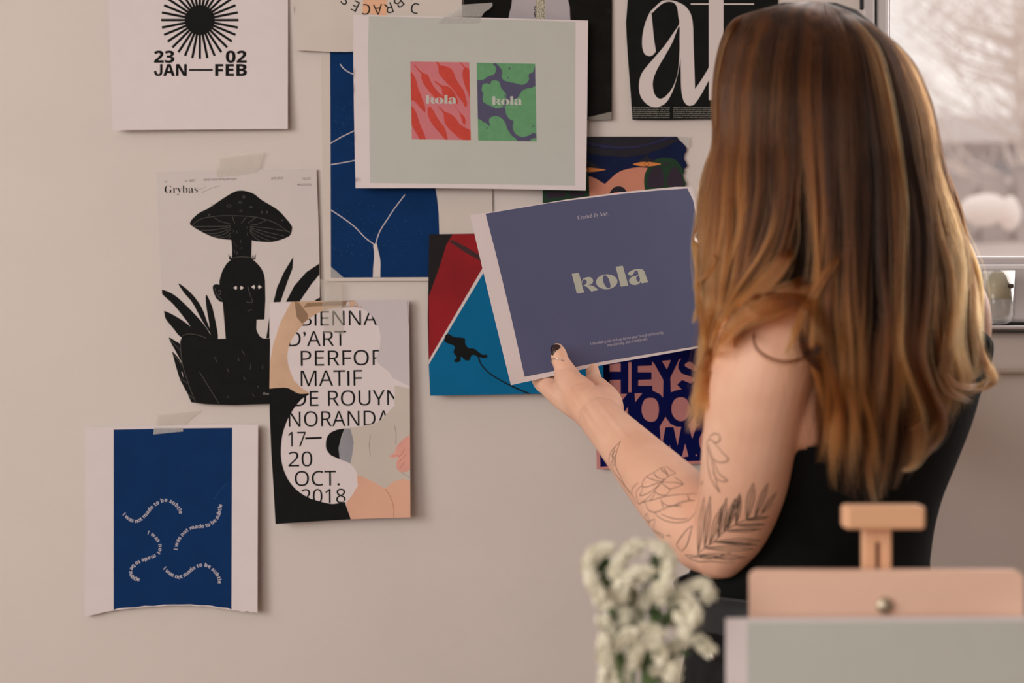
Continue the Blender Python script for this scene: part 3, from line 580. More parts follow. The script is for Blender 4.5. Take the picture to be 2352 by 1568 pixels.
t = T9('BIENNA', 343, 800, 283, 88) + T9("D’ART", 268, 615, 406, 90) + T9('PERFOR', 342, 845, 523, 92) + T9('MATIF', 342, 712, 645, 94) + T9('DE ROUYN', 300, 935, 765, 92) + T9('NORANDA', 270, 880, 888, 92) + T9('17', 266, 372, 1007, 88) + T9('20', 268, 412, 1127, 90) + T9('OCT.', 306, 577, 1243, 90) + T9('2018', 345, 612, 1348, 86)
bk = segs_of([K((368, 952), (468, 948), (468, 960), (368, 964))])
L('lettering', m=I_k, lv=1, union=[t, bk], clip=E8)
pf = mat('photo_fabric', rgb(212, 176, 146), .6, noise=.22, nscale=14); ps = mat('photo_skin', rgb(222, 172, 146), .6, noise=.1, nscale=10); pb = mat('photo_sky', rgb(200, 191, 194), .6, noise=.06, nscale=8); pc = mat('photo_linen', rgb(200, 189, 178), .6, noise=.06, nscale=12)
L('sky_area', [K((560, 128), (995, 120), (1005, 650), (905, 600), (700, 600), (600, 400), (600, 200))], pb, lv=1, clip=full9, cut=E8)
L('fabric_area', [K((290, 130), (690, 120), (720, 210), (600, 200), (400, 260), (290, 380), (260, 470), (300, 610), (400, 690), (330, 690), (262, 655), (150, 660), (150, 540), (175, 400), (220, 260), (270, 165))], pf, lv=1, clip=full9, cut=E8)
L('fabric_fold', [K((305, 138), (330, 140), (385, 215), (384, 242), (350, 270), (318, 230)), K((355, 175), (380, 145), (620, 133), (612, 160), (420, 165))], mat('photo_fold', rgb(150, 120, 92), .7, noise=.2, nscale=60), lv=2, clip=full9, cut=E8)
L('linen_area', [K((590, 898), (700, 880), (830, 840), (905, 760), (905, 640), (1005, 660), (1005, 1220), (920, 1215), (850, 1260), (760, 1220), (680, 1180), (640, 1110), (575, 1083))], pc, lv=1, clip=full9, cut=E8)
L('grey_sleeve', [K((605, 898), (640, 900), (660, 980), (650, 1060), (640, 1110), (575, 1083), (565, 1015), (590, 950))], mat('photo_grey', rgb(150, 150, 156), .7, noise=.15, nscale=30), lv=2, clip=full9, cut=E8)
L('knee_area', [K((676, 1180), (720, 1190), (790, 1225), (850, 1260), (900, 1215), (960, 1200), (1005, 1215), (1005, 1440), (640, 1445), (612, 1345), (650, 1300), (685, 1240))], ps, lv=2, clip=full9, cut=E8)
L('knee_line', m=mat('photo_brown', rgb(176, 118, 88), .7), lv=3, union=[segs_of([stroke(K((850, 1262), (885, 1320), (900, 1380), (900, 1432)), 1.2, smooth=4)])])
L('hand_area', [cr(K((1000, 950), (950, 970), (915, 1010), (908, 1040), (878, 1062), (890, 1078), (925, 1070), (915, 1110), (925, 1150), (960, 1160), (1000, 1130)), 4)], mat('photo_hand', rgb(222, 160, 145), .6, noise=.12, nscale=40), lv=3, clip=full9)
L('finger_lines', m=mat('photo_line', rgb(176, 100, 84), .7), lv=4, union=[segs_of([stroke(K(*q), .9)]) for q in (((925, 1070), (950, 1050), (965, 1020)), ((930, 1100), (960, 1070), (975, 1050)), ((935, 1140), (965, 1100)), ((890, 1064), (930, 1060)))])
L('linen_lines', m=I_g, lv=3, union=[segs_of([stroke(K(*q), .8)]) for q in (((905, 880), (915, 930), (912, 990)), ((945, 1160), (995, 1195)), ((760, 940), (752, 1000), (760, 1060)))])
L('black_area', [cr(K((150, 660), (200, 655), (262, 655), (300, 675), (335, 690), (392, 688)), 3, False) + K((420, 760), (420, 1000), (300, 1240), (400, 1320), (545, 1348), (605, 1338), (620, 1380), (645, 1450), (400, 1470), (150, 1490))], I_k, lv=3, clip=full9, cut=E8)
L('black_notch', [K((604, 898), (560, 905), (480, 940), (480, 1040), (575, 1083), (568, 1015), (585, 950))], I_k, lv=4, clip=full9, cut=E8)
L('edge_print', [K((981, 135), (984, 135), (988, 265), (985, 265))], I_g, lv=4)
tape(S9, K((455, 0), (590, 28), (592, 160), (600, 340), (540, 320), (480, 330), (470, 150)), M_tape, .0008, flat(.0078, 620, 943, 690, 1203, lift=.012, side=.006))
# ---- 10 blue print with wavy lines of writing
K = crop(2.85, 150, 900)
tear = [(1258, 1446), (1240, 1440), (1215, 1443), (1190, 1433), (1160, 1440), (1140, 1432), (1110, 1428), (1090, 1430), (1060, 1421), (1030, 1418), (1000, 1413), (960, 1408), (930, 1402), (900, 1400), (860, 1402), (820, 1396), (760, 1398), (700, 1396), (640, 1400), (580, 1405), (520, 1408), (460, 1413), (400, 1420), (350, 1424), (316, 1430), (250, 1442), (200, 1455), (125, 1470)]
out10 = K((128, 232), (600, 222), (1000, 212), (1262, 214), (1260, 800)) + K(*tear) + K((130, 900))
S10 = Sheet('wavy_text_print', out10, flat(.003, 195, 592, 975, 1410, lift=.004, side=.010, lx=.002), P_w, 'blue print on white paper with wavy lines of tiny writing, torn along the bottom')
blue10 = K((316, 246), (600, 240), (900, 236), (1093, 234), (1090, 800), (1088, 1424)) + K(*[(x, y - 7 + 2.5 * math.sin(x)) for x, y in tear if 330 < x < 1085]) + K((316, 1426))
S10.layer('blue_field', [blue10], I_blue, lv=1, step=14)
s_ = 'I was not made to be subtle'
w1 = along(s_, K((372, 805), (410, 838), (450, 855), (490, 848), (530, 815), (570, 765), (620, 728), (665, 718), (710, 740), (735, 770), (748, 800)), 8.8)
w2 = along(s_, K((735, 1035), (742, 990), (765, 950), (800, 915), (850, 893), (905, 888), (950, 875), (990, 845), (1015, 800), (1027, 735)), 8.8)
w3 = along(s_, K((535, 930), (570, 945), (600, 980), (612, 1015), (600, 1048), (560, 1072), (500, 1092), (455, 1115), (428, 1145), (418, 1180), (430, 1215), (460, 1235), (488, 1236)), 8.8)
w4 = along(s_, K((638, 1158), (690, 1203), (745, 1222), (790, 1205), (840, 1165), (890, 1142), (935, 1150), (970, 1180), (992, 1215), (1000, 1255)), 8.8)
for w_ in (w1, w2, w3, w4): S10.layer('wavy_lettering', segs=w_, m=I_line, lv=2)
S10.layer('scratch', m=mat('speck_blue2', rgb(30, 80, 130), .7), lv=2, union=[segs_of([stroke(K((975, 700), (1010, 645), (1062, 595)), .7)])] + [segs_of([ell(*K((rs.uniform(330, 1080), rs.uniform(320, 1400)))[0], .6, .9, 5)]) for _ in range(26)])
tape(S10, K((582, 232), (768, 232), (772, 258), (575, 278)), M_tape2, .0005); tape(S10, K((590, 150), (890, 118), (800, 190), (768, 234), (582, 236)), M_tape, .0005, flat(.0032, 195, 592, 975, 1410))
# ---- 11 pink sheet with bold navy lettering
K = crop(5.228, 1340, 800); I_nv = mat('ink_navy', (.0010, .0040, .082, 1), .7, .1, noise=.2, nscale=60)
P_pk = mat('paper_pink', (.58, .25, .24, 1), .8, .15, noise=.06, nscale=50)
S11 = Sheet('block_letter_print', K((160, -120), (1560, -140), (1800, -140), (1800, 1350), (1560, 1375), (1000, 1405), (160, 1450), (155, 1200), (165, 700)), flat(.003, 1370, 1680, 780, 1078, lift=.006), P_pk, 'pink print crammed with bold navy block letters behind the tattooed arm')
nav = [K((180, -60), (1700, -100), (1700, 1335), (980, 1362), (203, 1420))]
ph = [K((313, 192), (447, 175), (447, 278), (315, 278)), K((315, 378), (447, 376), (448, 545), (525, 545), (430, 672), (384, 640), (315, 480)), K((540, 165), (578, 165), (578, 527), (540, 527)),
      K((655, 212), (822, 205), (825, 155), (850, 180), (945, 350), (960, 385), (955, 590), (920, 548), (830, 505), (828, 448), (658, 448), (660, 378), (818, 372), (818, 285), (655, 285)), K((942, 150), (1050, 140), (1003, 252)),
      K((1045, 350), (1150, 130), (1172, 125), (1142, 180), (1140, 240), (1180, 300), (1330, 350), (1340, 385), (1290, 420), (1185, 378), (1125, 435), (1180, 490), (1120, 500), (1050, 525)), K((1225, 180), (1260, 160), (1300, 165), (1365, 225), (1375, 275), (1330, 270), (1240, 225), (1215, 205)),
      K((615, 540), (708, 536), (622, 645)), K((535, 700), (537, 920), (460, 810)), K((628, 855), (710, 955), (632, 962)), K((985, 820), (1045, 905), (1120, 940), (1175, 940), (1130, 1165), (1082, 945), (985, 945), (935, 1208), (915, 940)), K((1345, 795), (1355, 910), (1390, 912), (1350, 960), (1305, 1085), (1262, 915)),
      K((1437, 760), (1480, 750), (1540, 810), (1530, 885), (1437, 885)), K((685, 1045), (843, 1035), (850, 1112), (740, 1130), (690, 1080)), K((780, 1195), (845, 1190), (850, 1240)), K((1037, 1155), (1083, 1312), (997, 1322)), K((1222, 1143), (1262, 1295), (1180, 1308)), ell(*K((1356, 1282))[0], 2, 2, 10)]
ovals = [cr(K((800, 592), (860, 605), (900, 670), (903, 780), (870, 860), (805, 880), (740, 850), (702, 770), (705, 680), (740, 610)), 4), cr(K((1165, 585), (1225, 600), (1270, 660), (1275, 760), (1230, 850), (1165, 872), (1100, 840), (1062, 770), (1062, 680), (1100, 610)), 4), cr(K((1500, 975), (1440, 1000), (1400, 1060), (1388, 1120), (1405, 1190), (1450, 1230), (1560, 1240), (1640, 1100), (1600, 990)), 4)]
S11.layer('navy_lettering', segs=segs_of(nav + ph + ovals), m=I_nv, lv=1, step=16)
# ---- 12 pale green print with two coloured cards, on top
K = crop(3.357, 700, 0)
D12 = flat(.012, 812, 1350, 38, 436, lift=.010, side=.004)
S12 = Sheet('card_design_print', K((374, 115), (700, 120), (1200, 132), (1600, 142), (2184, 158), (2178, 800), (2168, 1468), (1500, 1456), (1000, 1450), (392, 1450), (382, 1000), (374, 500)), D12, P_w,
            'white-edged pale green print showing a red card and a green card, taped high')
L = S12.layer
L('mint_field', [K((494, 126), (1200, 141), (1700, 154), (2088, 168), (2085, 800), (2084, 1430), (1400, 1420), (502, 1410), (497, 800), (487, 450))], I_mint, lv=1, step=14)
KC = crop(7.35, 930, 130)
L('pink_card', [KC((92, 82), (1087, 95), (1113, 1410), (117, 1395))], I_pink, lv=2); cl = segs_of([KC((92, 82), (1087, 95), (1113, 1410), (117, 1395))])
chil = [((150, 140), (175, 145), (230, 210), (290, 265), (340, 290), (385, 305), (410, 360), (450, 440), (520, 550), (620, 650), (720, 730), (830, 800), (920, 930), (1000, 1010), (1025, 1080), (1018, 1140), (1000, 1148), (970, 1100), (925, 960), (860, 850), (800, 790), (640, 740), (520, 700), (420, 600), (330, 480), (280, 370), (275, 290), (220, 230)),
        ((520, 85), (560, 95), (600, 145), (680, 158), (760, 190), (820, 260), (860, 370), (920, 470), (985, 560), (1020, 660), (1050, 780), (1040, 845), (1015, 850), (970, 760), (900, 680), (820, 560), (740, 480), (640, 370), (575, 280), (565, 190), (540, 120)),
        ((495, 420), (520, 415), (600, 470), (660, 492), (740, 510), (810, 570), (870, 680), (900, 760), (880, 800), (800, 760), (700, 730), (640, 660), (625, 560), (600, 510), (540, 460)), ((920, 80), (960, 110), (1020, 180), (1090, 240), (1100, 680), (1060, 600), (1010, 480), (975, 340), (980, 230), (1000, 190), (950, 130)),
        ((80, 280), (140, 300), (190, 400), (220, 520), (260, 620), (300, 730), (345, 860), (340, 940), (320, 930), (250, 850), (160, 750), (90, 690)), ((80, 830), (130, 850), (190, 940), (230, 1060), (270, 1180), (330, 1310), (350, 1420), (270, 1420), (180, 1270), (110, 1140), (80, 1000)),
        ((390, 860), (430, 850), (480, 910), (530, 1000), (600, 1110), (670, 1200), (710, 1330), (720, 1420), (680, 1400), (580, 1280), (470, 1150), (400, 1020), (385, 930)), ((560, 840), (600, 860), (670, 930), (760, 960), (850, 1030), (930, 1140), (1040, 1210), (1130, 1270), (1130, 1420), (960, 1400), (830, 1300), (720, 1190), (670, 1110), (655, 1010), (650, 960), (600, 890))]
L('red_chillies', m=I_red, lv=3, union=[segs_of([cr(KC(*q), 4)]) for q in chil], clip=cl)
card2 = KC((1212, 102), (2198, 120), (2222, 1430), (1238, 1415)); c2 = segs_of([card2]); L('violet_card', [card2], I_vio, lv=2)
blobs = [((1200, 90), (1470, 90), (1490, 140), (1530, 170), (1535, 240), (1500, 300), (1410, 330), (1340, 380), (1280, 390), (1200, 370)), ((1580, 90), (2180, 90), (2185, 180), (2160, 260), (2090, 300), (2095, 380), (2050, 450), (1970, 475), (1880, 450), (1740, 425), (1660, 390), (1632, 330), (1640, 240), (1600, 170)),
         ((1300, 520), (1320, 465), (1380, 450), (1440, 465), (1460, 415), (1520, 398), (1590, 430), (1615, 500), (1640, 550), (1700, 620), (1705, 690), (1680, 800), (1620, 860), (1540, 870), (1440, 830), (1330, 770), (1315, 700), (1325, 620), (1298, 570)),
         ((1700, 900), (1700, 830), (1800, 740), (1900, 700), (1960, 600), (2040, 545), (2130, 530), (2230, 560), (2230, 1270), (2180, 1280), (2090, 1330), (1990, 1355), (1890, 1320), (1830, 1240), (1820, 1160), (1835, 1090), (1760, 1050), (1710, 970)),
         ((1220, 1080), (1290, 1075), (1320, 1105), (1380, 1125), (1410, 1165), (1435, 1160), (1420, 1070), (1460, 1020), (1530, 1003), (1620, 1030), (1690, 1110), (1730, 1220), (1790, 1320), (1860, 1430), (1220, 1430)), ((2110, 1440), (2140, 1390), (2200, 1375), (2240, 1380), (2240, 1440))]
L('green_blobs', m=I_green, lv=3, union=[segs_of([cr(KC(*q), 4)]) for q in blobs], clip=c2)
L('blob_specks', m=I_vio, lv=4, union=[segs_of([ell(*KC(c)[0], r, r * 1.2, 8)]) for c, r in (((1765, 200), 2.4), ((1737, 355), 1.8), ((1385, 1205), 1.6), ((2165, 1175), 1.5), ((1685, 665), 1.4), ((1640, 285), 1.2))])
KL = crop(11.2, 0, 0)   # logo lettering, traced once (baseline rotated level below)
LG = [[(147, 432), (328, 405), (400, 640), (410, 740), (472, 908), (280, 940)],
      cr([(400, 650), (415, 600), (450, 555), (510, 525), (580, 515), (640, 525), (680, 560), (697, 605), (688, 655), (650, 695), (570, 722)], 5, False) + cr([(640, 728), (700, 745), (760, 785), (838, 850)], 4, False) + [(650, 885)] + cr([(600, 830), (550, 780), (490, 752), (420, 748)], 4, False),
      cr([(415, 738), (412, 660), (430, 605), (475, 578), (515, 590), (535, 630), (525, 680), (480, 718)], 5)[::-1],
      ell(1048, 636, 276, 192, 40, -.06), cr([(950, 540), (960, 490), (1000, 470), (1050, 490), (1095, 560), (1130, 660), (1145, 740), (1130, 790), (1085, 804), (1040, 780), (990, 710), (960, 630)], 5),
      [(1277, 250), (1462, 225), (1603, 735), (1412, 763)],
      cr([(1587, 420), (1640, 375), (1730, 330), (1840, 308), (1920, 308), (1980, 330), (2020, 375), (2040, 430), (2075, 540), (2113, 650)], 5, False) + [(1945, 676), (1925, 640)] + cr([(1915, 645), (1880, 685), (1830, 712), (1750, 718), (1680, 700), (1635, 655), (1622, 600), (1650, 545), (1710, 505), (1790, 485), (1845, 465), (1862, 440), (1845, 410)], 5, False) + cr([(1852, 400), (1840, 360), (1800, 345), (1765, 365), (1745, 415), (1700, 470), (1650, 475), (1615, 455)], 5, False),
      cr([(1872, 465), (1895, 540), (1900, 600), (1870, 640), (1835, 620), (1805, 560), (1815, 510), (1845, 490)], 5)]
LG_union = [segs_of([LG[0]]), segs_of([LG[1], LG[2]]), segs_of([LG[3], LG[4]]), segs_of([LG[5]]), segs_of([LG[6], LG[7]])]
def logo(mapf): return [[(*mapf(s[0], s[1]), *mapf(s[2], s[3])) for s in g] for g in LG_union]
ca, sa = math.cos(.150), math.sin(.150)
def lev(x0, y0, wpx, hpx):
    """level copy of the logo: lower left (x0,y0), width wpx, ascender height hpx"""
    sk = .105
    def f(x, y):
        u = (x - 280) * ca - (y - 940) * sa * 1; v = (x - 280) * sa + (y - 940) * ca
        return x0 + (u - v * sk) / 1815 * wpx, y0 + v / 512 * hpx
    return f
def lev(x0, y0, wpx, hpx):
    # baseline direction b and stem direction s of the traced logo solved for u, v
    bx_, by_ = (1945 - 280), (676 - 940); sx_, sy_ = (147 - 280), (432 - 940); det = bx_ * sy_ - by_ * sx_
    def f(x, y):
        dx, dy = x - 280, y - 940; u = (dx * sy_ - dy * sx_) / det; v = (bx_ * dy - by_ * dx) / det
        return x0 + u / 1.10 * wpx, y0 - v * hpx
    return f
L('card_lettering', m=I_mint, lv=5, union=logo(lev(978.5, 238, 68.5, 19.6))); L('card_lettering', m=I_mint, lv=5, union=logo(lev(1131, 240.8, 66.5, 19.6)))
for (x0, y0) in ((985, 243.8), (1137, 246)):
    L('card_caption', m=I_pink if x0 < 1000 else mat('ink_palegreen', rgb(140, 172, 140), .8), lv=6, segs=segs_of([rect(x0 + a, y0 - 1.1, x0 + b, y0 + .5) for a, b in ((0, 7), (9, 18), (20, 25), (29, 33), (35, 43), (45, 51))]))
KT = crop(4.126, 670, 0)
tape(S12, KT((1382, 225), (1440, 160), (1790, 165), (1780, 216)), M_tape2, .0006)
tape(S12, KT((1440, 158), (1500, 115), (1558, 95), (1610, 45), (1900, 25), (1903, 55), (1870, 90), (1830, 110), (1797, 160)), M_tape2, .0006, lambda x, y: WD - .0125 + 0 * x)
# ---- 13 the printed sheet in her hand
K = crop(2.5286, 950, 380)
_A = np.array([[1080, 492, 1], [1175, 882, 1], [1690, 788, 1]]); _b = 1 / np.array([1.685, 1.665, 1.785]); _c = np.linalg.solve(_A, _b)
def D13(x, y):
    x = np.asarray(x, float); y = np.asarray(y, float)
    u = (x - 1080) / 600; v = (y - 430) / 450
    return 1 / (_c[0] * x + _c[1] * y + _c[2]) - .010 * np.sin(np.clip(u, 0, 1) * math.pi) * (1 - .4 * v) + .010 * np.clip(u - .7, 0, 1) * (1 - v)
S13 = Sheet('brand_guide_sheet', K((328, 289), (600, 245), (900, 195), (1200, 155), (1400, 135), (1520, 124)) + [(1590, 428.5), (1600, 470), (1640, 620), (1690, 790)] + K((1640, 1062), (1100, 1158), (565, 1275), (480, 930), (400, 600)), D13, P_w,
            'landscape sheet of violet-blue print with pale lettering, held up in her hand', cat='printed sheet', step=14)
L = S13.layer; I_per = mat('ink_periwinkle', (.098, .106, .200, 1), .6, .2, noise=.03, nscale=20)
L('violet_field', [K((418, 280), (800, 216), (1200, 166), (1400, 146), (1590, 133)) + [(1592, 460), (1612, 560), (1635, 660), (1660, 770), (1650, 790)] + K((1640, 1062 - 12), (1640, 1050), (1100, 1138), (645, 1226), (560, 850), (480, 520))], I_per, lv=1, step=14)
L('logo_lettering', m=mat('print_palegreen', (.46, .475, .40, 1), .7), lv=2, union=[[(1300 + s[0] / 11.2, 590 + s[1] / 11.2, 1300 + s[2] / 11.2, 590 + s[3] / 11.2) for s in g] for g in LG_union])
L('small_lettering', segs=fit('Created By Amy.', 1327.5, 504.5, 1398.5, 493.5, 9.5, 'serif', -.014, cap=.70), m=I_line, lv=2)
L('small_lettering', segs=fit('A detailed guide on how to use your brand consistently,', 1355, 792.5, 1525, 766, 6.6, 'sans', -.004) + fit('intentionally, and strategically.', 1396, 796, 1488.5, 780.5, 6.6, 'sans', -.004), m=I_line, lv=2)
# ---------------------------------------------------------------- the woman
def ring_pts(c, a, b, yaw, n=36, e=2.0):
    out = []
    for k in range(n):
        t = 2 * math.pi * k / n; ct, st_ = math.cos(t), math.sin(t)
        u = a * math.copysign(abs(ct) ** (2 / e), ct); v = b * math.copysign(abs(st_) ** (2 / e), st_)
        out.append((c[0] + u * math.cos(yaw) - v * math.sin(yaw), c[1] + u * math.sin(yaw) + v * math.cos(yaw), c[2]))
    return out
def loft(secs, n=36, e=2.3, sub=4, cap=True):
    """secs: (centre, a, b, yaw) stacked rings, smoothly interpolated"""
    S = np.array([[*c, a, b, y] for c, a, b, y in secs], float); m = len(S); R = []
    for i in range(m - 1):
        p0, p1, p2, p3 = S[max(i - 1, 0)], S[i], S[i + 1], S[min(i + 2, m - 1)]
        for k in range(sub):
            t = k / sub; R.append(.5 * (2 * p1 + (p2 - p0) * t + (2 * p0 - 5 * p1 + 4 * p2 - p3) * t * t + (3 * p1 - p0 - 3 * p2 + p3) * t ** 3))
    R.append(S[-1]); V = []; Fc = []
    for r in R: V += ring_pts(r[:3], r[3], r[4], r[5], n, e)
    for i in range(len(R) - 1):
        for k in range(n): Fc.append((i * n + k, i * n + (k + 1) % n, (i + 1) * n + (k + 1) % n, (i + 1) * n + k))
    if cap: Fc.append(tuple(range(n))[::-1]); Fc.append(tuple(range((len(R) - 1) * n, len(R) * n)))
    return V, Fc
def limb(pts, sub=6, n=20):
    """pts: (px, py, d, radius) chain, smoothly interpolated tapering limb with round ends"""
    Q = np.array([[*W(p[0], p[1], p[2]), p[3]] for p in pts]); Q = np.array(cr([tuple(q) for q in Q], sub, False)) if len(Q) > 2 else Q
    P, R = list(Q[:, :3]), list(Q[:, 3])
    t0 = (P[0] - P[1]); t0 /= np.linalg.norm(t0); t1 = (P[-1] - P[-2]); t1 /= np.linalg.norm(t1)
    pre = [(P[0] + t0 * R[0] * s, R[0] * c) for s, c in ((.97, .22), (.85, .52), (.5, .86))]; post = [(P[-1] + t1 * R[-1] * s, R[-1] * c) for s, c in ((.5, .86), (.85, .52), (.97, .22))]
    return tube([p for p, _ in pre] + P + [p for p, _ in post], [r for _, r in pre] + R + [r for _, r in post], n)
YAW = math.radians(40)
WA_ = W(1900, 1330, 1.36)
person = empty('person', (WA_[0], WA_[1], 0), 'person with long brown hair and tattooed arm, in black, holding up the violet-blue sheet', 'person')
TC = [  # px, py, d, half width, half depth (torso axis)
    (1925, 560, 1.375, .050, .052), (1928, 640, 1.375, .052, .052), (1935, 700, 1.37, .080, .056), (1945, 745, 1.368, .138, .068), (1951, 800, 1.367, .150, .082), (1942, 870, 1.370, .150, .090),
    (1935, 960, 1.385, .138, .090), (1926, 1050, 1.405, .124, .085), (1902, 1150, 1.425, .116, .082), (1881, 1250, 1.44, .118, .082), (1862, 1330, 1.44, .128, .090), (1900, 1430, 1.44, .146, .100), (1915, 1560, 1.44, .160, .112), (1915, 1700, 1.44, .162, .112)]
def tor(k, g=0): return [(W(p[0], p[1], p[2]), p[3] + g, p[4] + g, YAW) for p in TC[k]]
parts = [loft(tor(slice(0, 14)))]
# head: skull, jaw, nose, ears (she faces the wall, turned to her left)
hc = np.array(W(1882, 268, 1.362)); FY = math.radians(128)   # direction of the face in plan
fx = np.array([math.cos(FY), math.sin(FY), 0]); sx_ = np.array([-math.sin(FY), math.cos(FY), 0]); uz = np.array([0, 0, 1.])
def ellipsoid(c, r, rot=(fx, sx_, uz), sub=3):
    bm = bmesh.new(); bmesh.ops.create_icosphere(bm, subdivisions=sub, radius=1)
    V = [c + rot[0] * v.co.x * r[0] + rot[1] * v.co.y * r[1] + rot[2] * v.co.z * r[2] for v in bm.verts]; Fc = [tuple(v.index for v in f.verts) for f in bm.faces]; bm.free(); return V, Fc
hp = lambda f, s, u: hc + fx * f + sx_ * s + uz * u
parts += [ellipsoid(hc, (.094, .074, .100)), ellipsoid(hp(.030, 0, -.055), (.058, .055, .070)), ellipsoid(hp(.058, 0, -.098), (.028, .032, .022)), ellipsoid(hp(.062, 0, -.03), (.028, .050, .060)),
          ellipsoid(hp(.094, 0, -.040), (.016, .011, .012)), ellipsoid(hp(.086, 0, -.018), (.010, .0075, .026)), ellipsoid(hp(.084, 0, -.072), (.010, .021, .0055)), ellipsoid(hp(.082, 0, -.080), (.010, .018, .006)),
          ellipsoid(hp(-.005, .076, -.025), (.016, .006, .028)), ellipsoid(hp(-.005, -.076, -.025), (.016, .006, .028)), ellipsoid(hp(.082, .030, .006), (.012, .022, .006)), ellipsoid(hp(.082, -.030, .006), (.012, .022, .006))]
parts += [tube([hp(-.015, 0, -.05), hp(-.02, 0, -.11), W(1938, 640, 1.37), W(1945, 700, 1.37)], [.056, .05, .05, .06], 24)]
# left arm
parts += [limb([(1775, 790, 1.262, .046), (1752, 850, 1.268, .0475), (1736, 930, 1.278, .0450), (1720, 1020, 1.295, .0425), (1705, 1120, 1.318, .0400), (1680, 1205, 1.338, .0355), (1652, 1258, 1.350, .0300)], n=28),
          limb([(1648, 1256, 1.350, .0300), (1630, 1236, 1.362, .0365), (1590, 1190, 1.385, .0382), (1535, 1130, 1.425, .0360), (1475, 1065, 1.475, .0312), (1420, 1005, 1.528, .0265), (1378, 960, 1.575, .0235)], n=28),
          limb([(1662, 1276, 1.350, .019), (1650, 1292, 1.352, .0145)], n=16)]
# shoulder cap and shoulder blade
parts += [ellipsoid(np.array(W(2214, 748, 1.462)), (.0275, .030, .055), (np.array([1., 0, 0]), np.array([0, 1., 0]), uz)), ellipsoid(np.array(W(1772, 800, 1.272)), (.050, .050, .046), (np.array([1., 0, 0]), np.array([0, 1., 0]), uz)), ellipsoid(np.array(W(1850, 850, 1.290)), (.055, .035, .075), (np.array([math.cos(YAW), math.sin(YAW), 0]), np.array([-math.sin(YAW), math.cos(YAW), 0]), uz))]
# left hand: palm, thumb over the paper, four fingers curled up behind it
HD = 1.672
hand = [limb([(1385, 965, 1.575, .0225), (1350, 930, 1.605, .0235), (1318, 895, 1.635, .0205), (1300, 868, 1.652, .0145)]),
        limb([(1372, 950, 1.585, .020), (1325, 925, 1.625, .019), (1285, 905, 1.660, .0150), (1258, 890, 1.680, .0105)]),
        limb([(1392, 948, 1.590, .0205), (1388, 925, 1.62, .0205), (1375, 898, 1.652, .0155), (1362, 876, 1.676, .0105)]),
        limb([(1360, 940, 1.61, .018), (1335, 905, 1.65, .018), (1315, 885, 1.68, .013)]),
        limb([(1318, 893, 1.640, .0175), (1303, 865, 1.652, .0150), (1294, 843, 1.658, .0118), (1287, 828, 1.662, .0103), (1283, 812, 1.664, .0099), (1280, 803, 1.666, .0083)], n=24),
        limb([(1270, 893, 1.672, .0115), (1244, 878, 1.692, .0105), (1236, 850, 1.704, .0092), (1248, 822, 1.700, .0078), (1262, 800, 1.697, .0066)]),
        limb([(1300, 893, 1.675, .0120), (1275, 868, 1.702, .0100), (1272, 835, 1.710, .0090), (1284, 800, 1.706, .0080), (1296, 778, 1.703, .0068)]),
        limb([(1335, 893, 1.672, .0120), (1312, 865, 1.704, .0098), (1308, 835, 1.714, .0088), (1316, 803, 1.712, .0078), (1326, 785, 1.709, .0066)]),
        limb([(1366, 880, 1.674, .0105), (1362, 858, 1.698, .0086), (1358, 835, 1.712, .0080), (1356, 812, 1.716, .0070), (1358, 798, 1.714, .0060)])]
parts += hand
# right arm, mostly hidden by the body: supports the far edge of the sheet
parts += [limb([(2165, 772, 1.452, .042), (2150, 900, 1.50, .042), (2110, 1040, 1.56, .040), (2080, 1090, 1.59, .036)], n=24),
          limb([(2080, 1090, 1.59, .035), (2030, 1040, 1.61, .037), (1940, 950, 1.66, .031), (1840, 870, 1.70, .024)], n=24),
          limb([(1835, 868, 1.705, .022), (1790, 838, 1.73, .022), (1755, 815, 1.752, .016)]),
          limb([(1765, 812, 1.745, .013), (1735, 790, 1.755, .010), (1705, 775, 1.760, .0088), (1680, 768, 1.762, .0070)])]
for k in range(4):
    parts.append(limb([(1762 - k * 4, 822 + k * 12 - 18, 1.765, .0105), (1735, 800 + k * 14 - 18, 1.806, .0095), (1705, 792 + k * 14 - 18, 1.812, .0085), (1680, 788 + k * 13 - 18, 1.806, .0068)]))
# legs down to the floor
ky = math.cos(YAW)
def leg(side):
    hx = WA_[0] + .035 + side * .085 * math.cos(YAW); hy = 1.44 + side * .085 * math.sin(YAW)
    return [(hx, hy, .95), (hx, hy, .80), (hx, hy - .01, .50), (hx, hy, .28), (hx, hy - .01, .08)]
for sd in (-1, 1):
    L_ = leg(sd); parts.append(tube(L_, [.092, .085, .058, .052, .035], 24)); f0 = np.array(L_[-1]); fd = np.array([-math.sin(YAW), math.cos(YAW), 0])
    parts.append(ellipsoid(f0 + fd * .06 + uz * -.035, (.125, .042, .036), (fd, np.array([fd[1], -fd[0], 0]), uz)))
v, f = merge(parts)
me = bpy.data.meshes.new('body'); me.from_pydata([tuple(map(float, x)) for x in v], [], f); bo = bpy.data.objects.new('body', me); COL.objects.link(bo)
md = bo.modifiers.new('r', 'REMESH'); md.mode = 'VOXEL'; md.voxel_size = .0021; md.adaptivity = 0
ms = bo.modifiers.new('s', 'SMOOTH'); ms.factor = .5; ms.iterations = 9
ev = bo.evaluated_get(bpy.context.evaluated_depsgraph_get()); me2 = bpy.data.meshes.new_from_object(ev); bo.modifiers.clear(); bo.data = me2; me2.name = 'body'
me2.polygons.foreach_set('use_smooth', [True] * len(me2.polygons))
bo.parent = person; bo.matrix_parent_inverse = Matrix.Translation(person.location).inverted(); print('body', len(me2.polygons))
M_skin = mat('skin', (.81, .505, .365, 1), .48, .3, vary=(.71, .39, .265, 1), nscale=14, bump=.12, bscale=900, sss=.12)
me2.materials.clear(); me2.materials.append(M_skin)
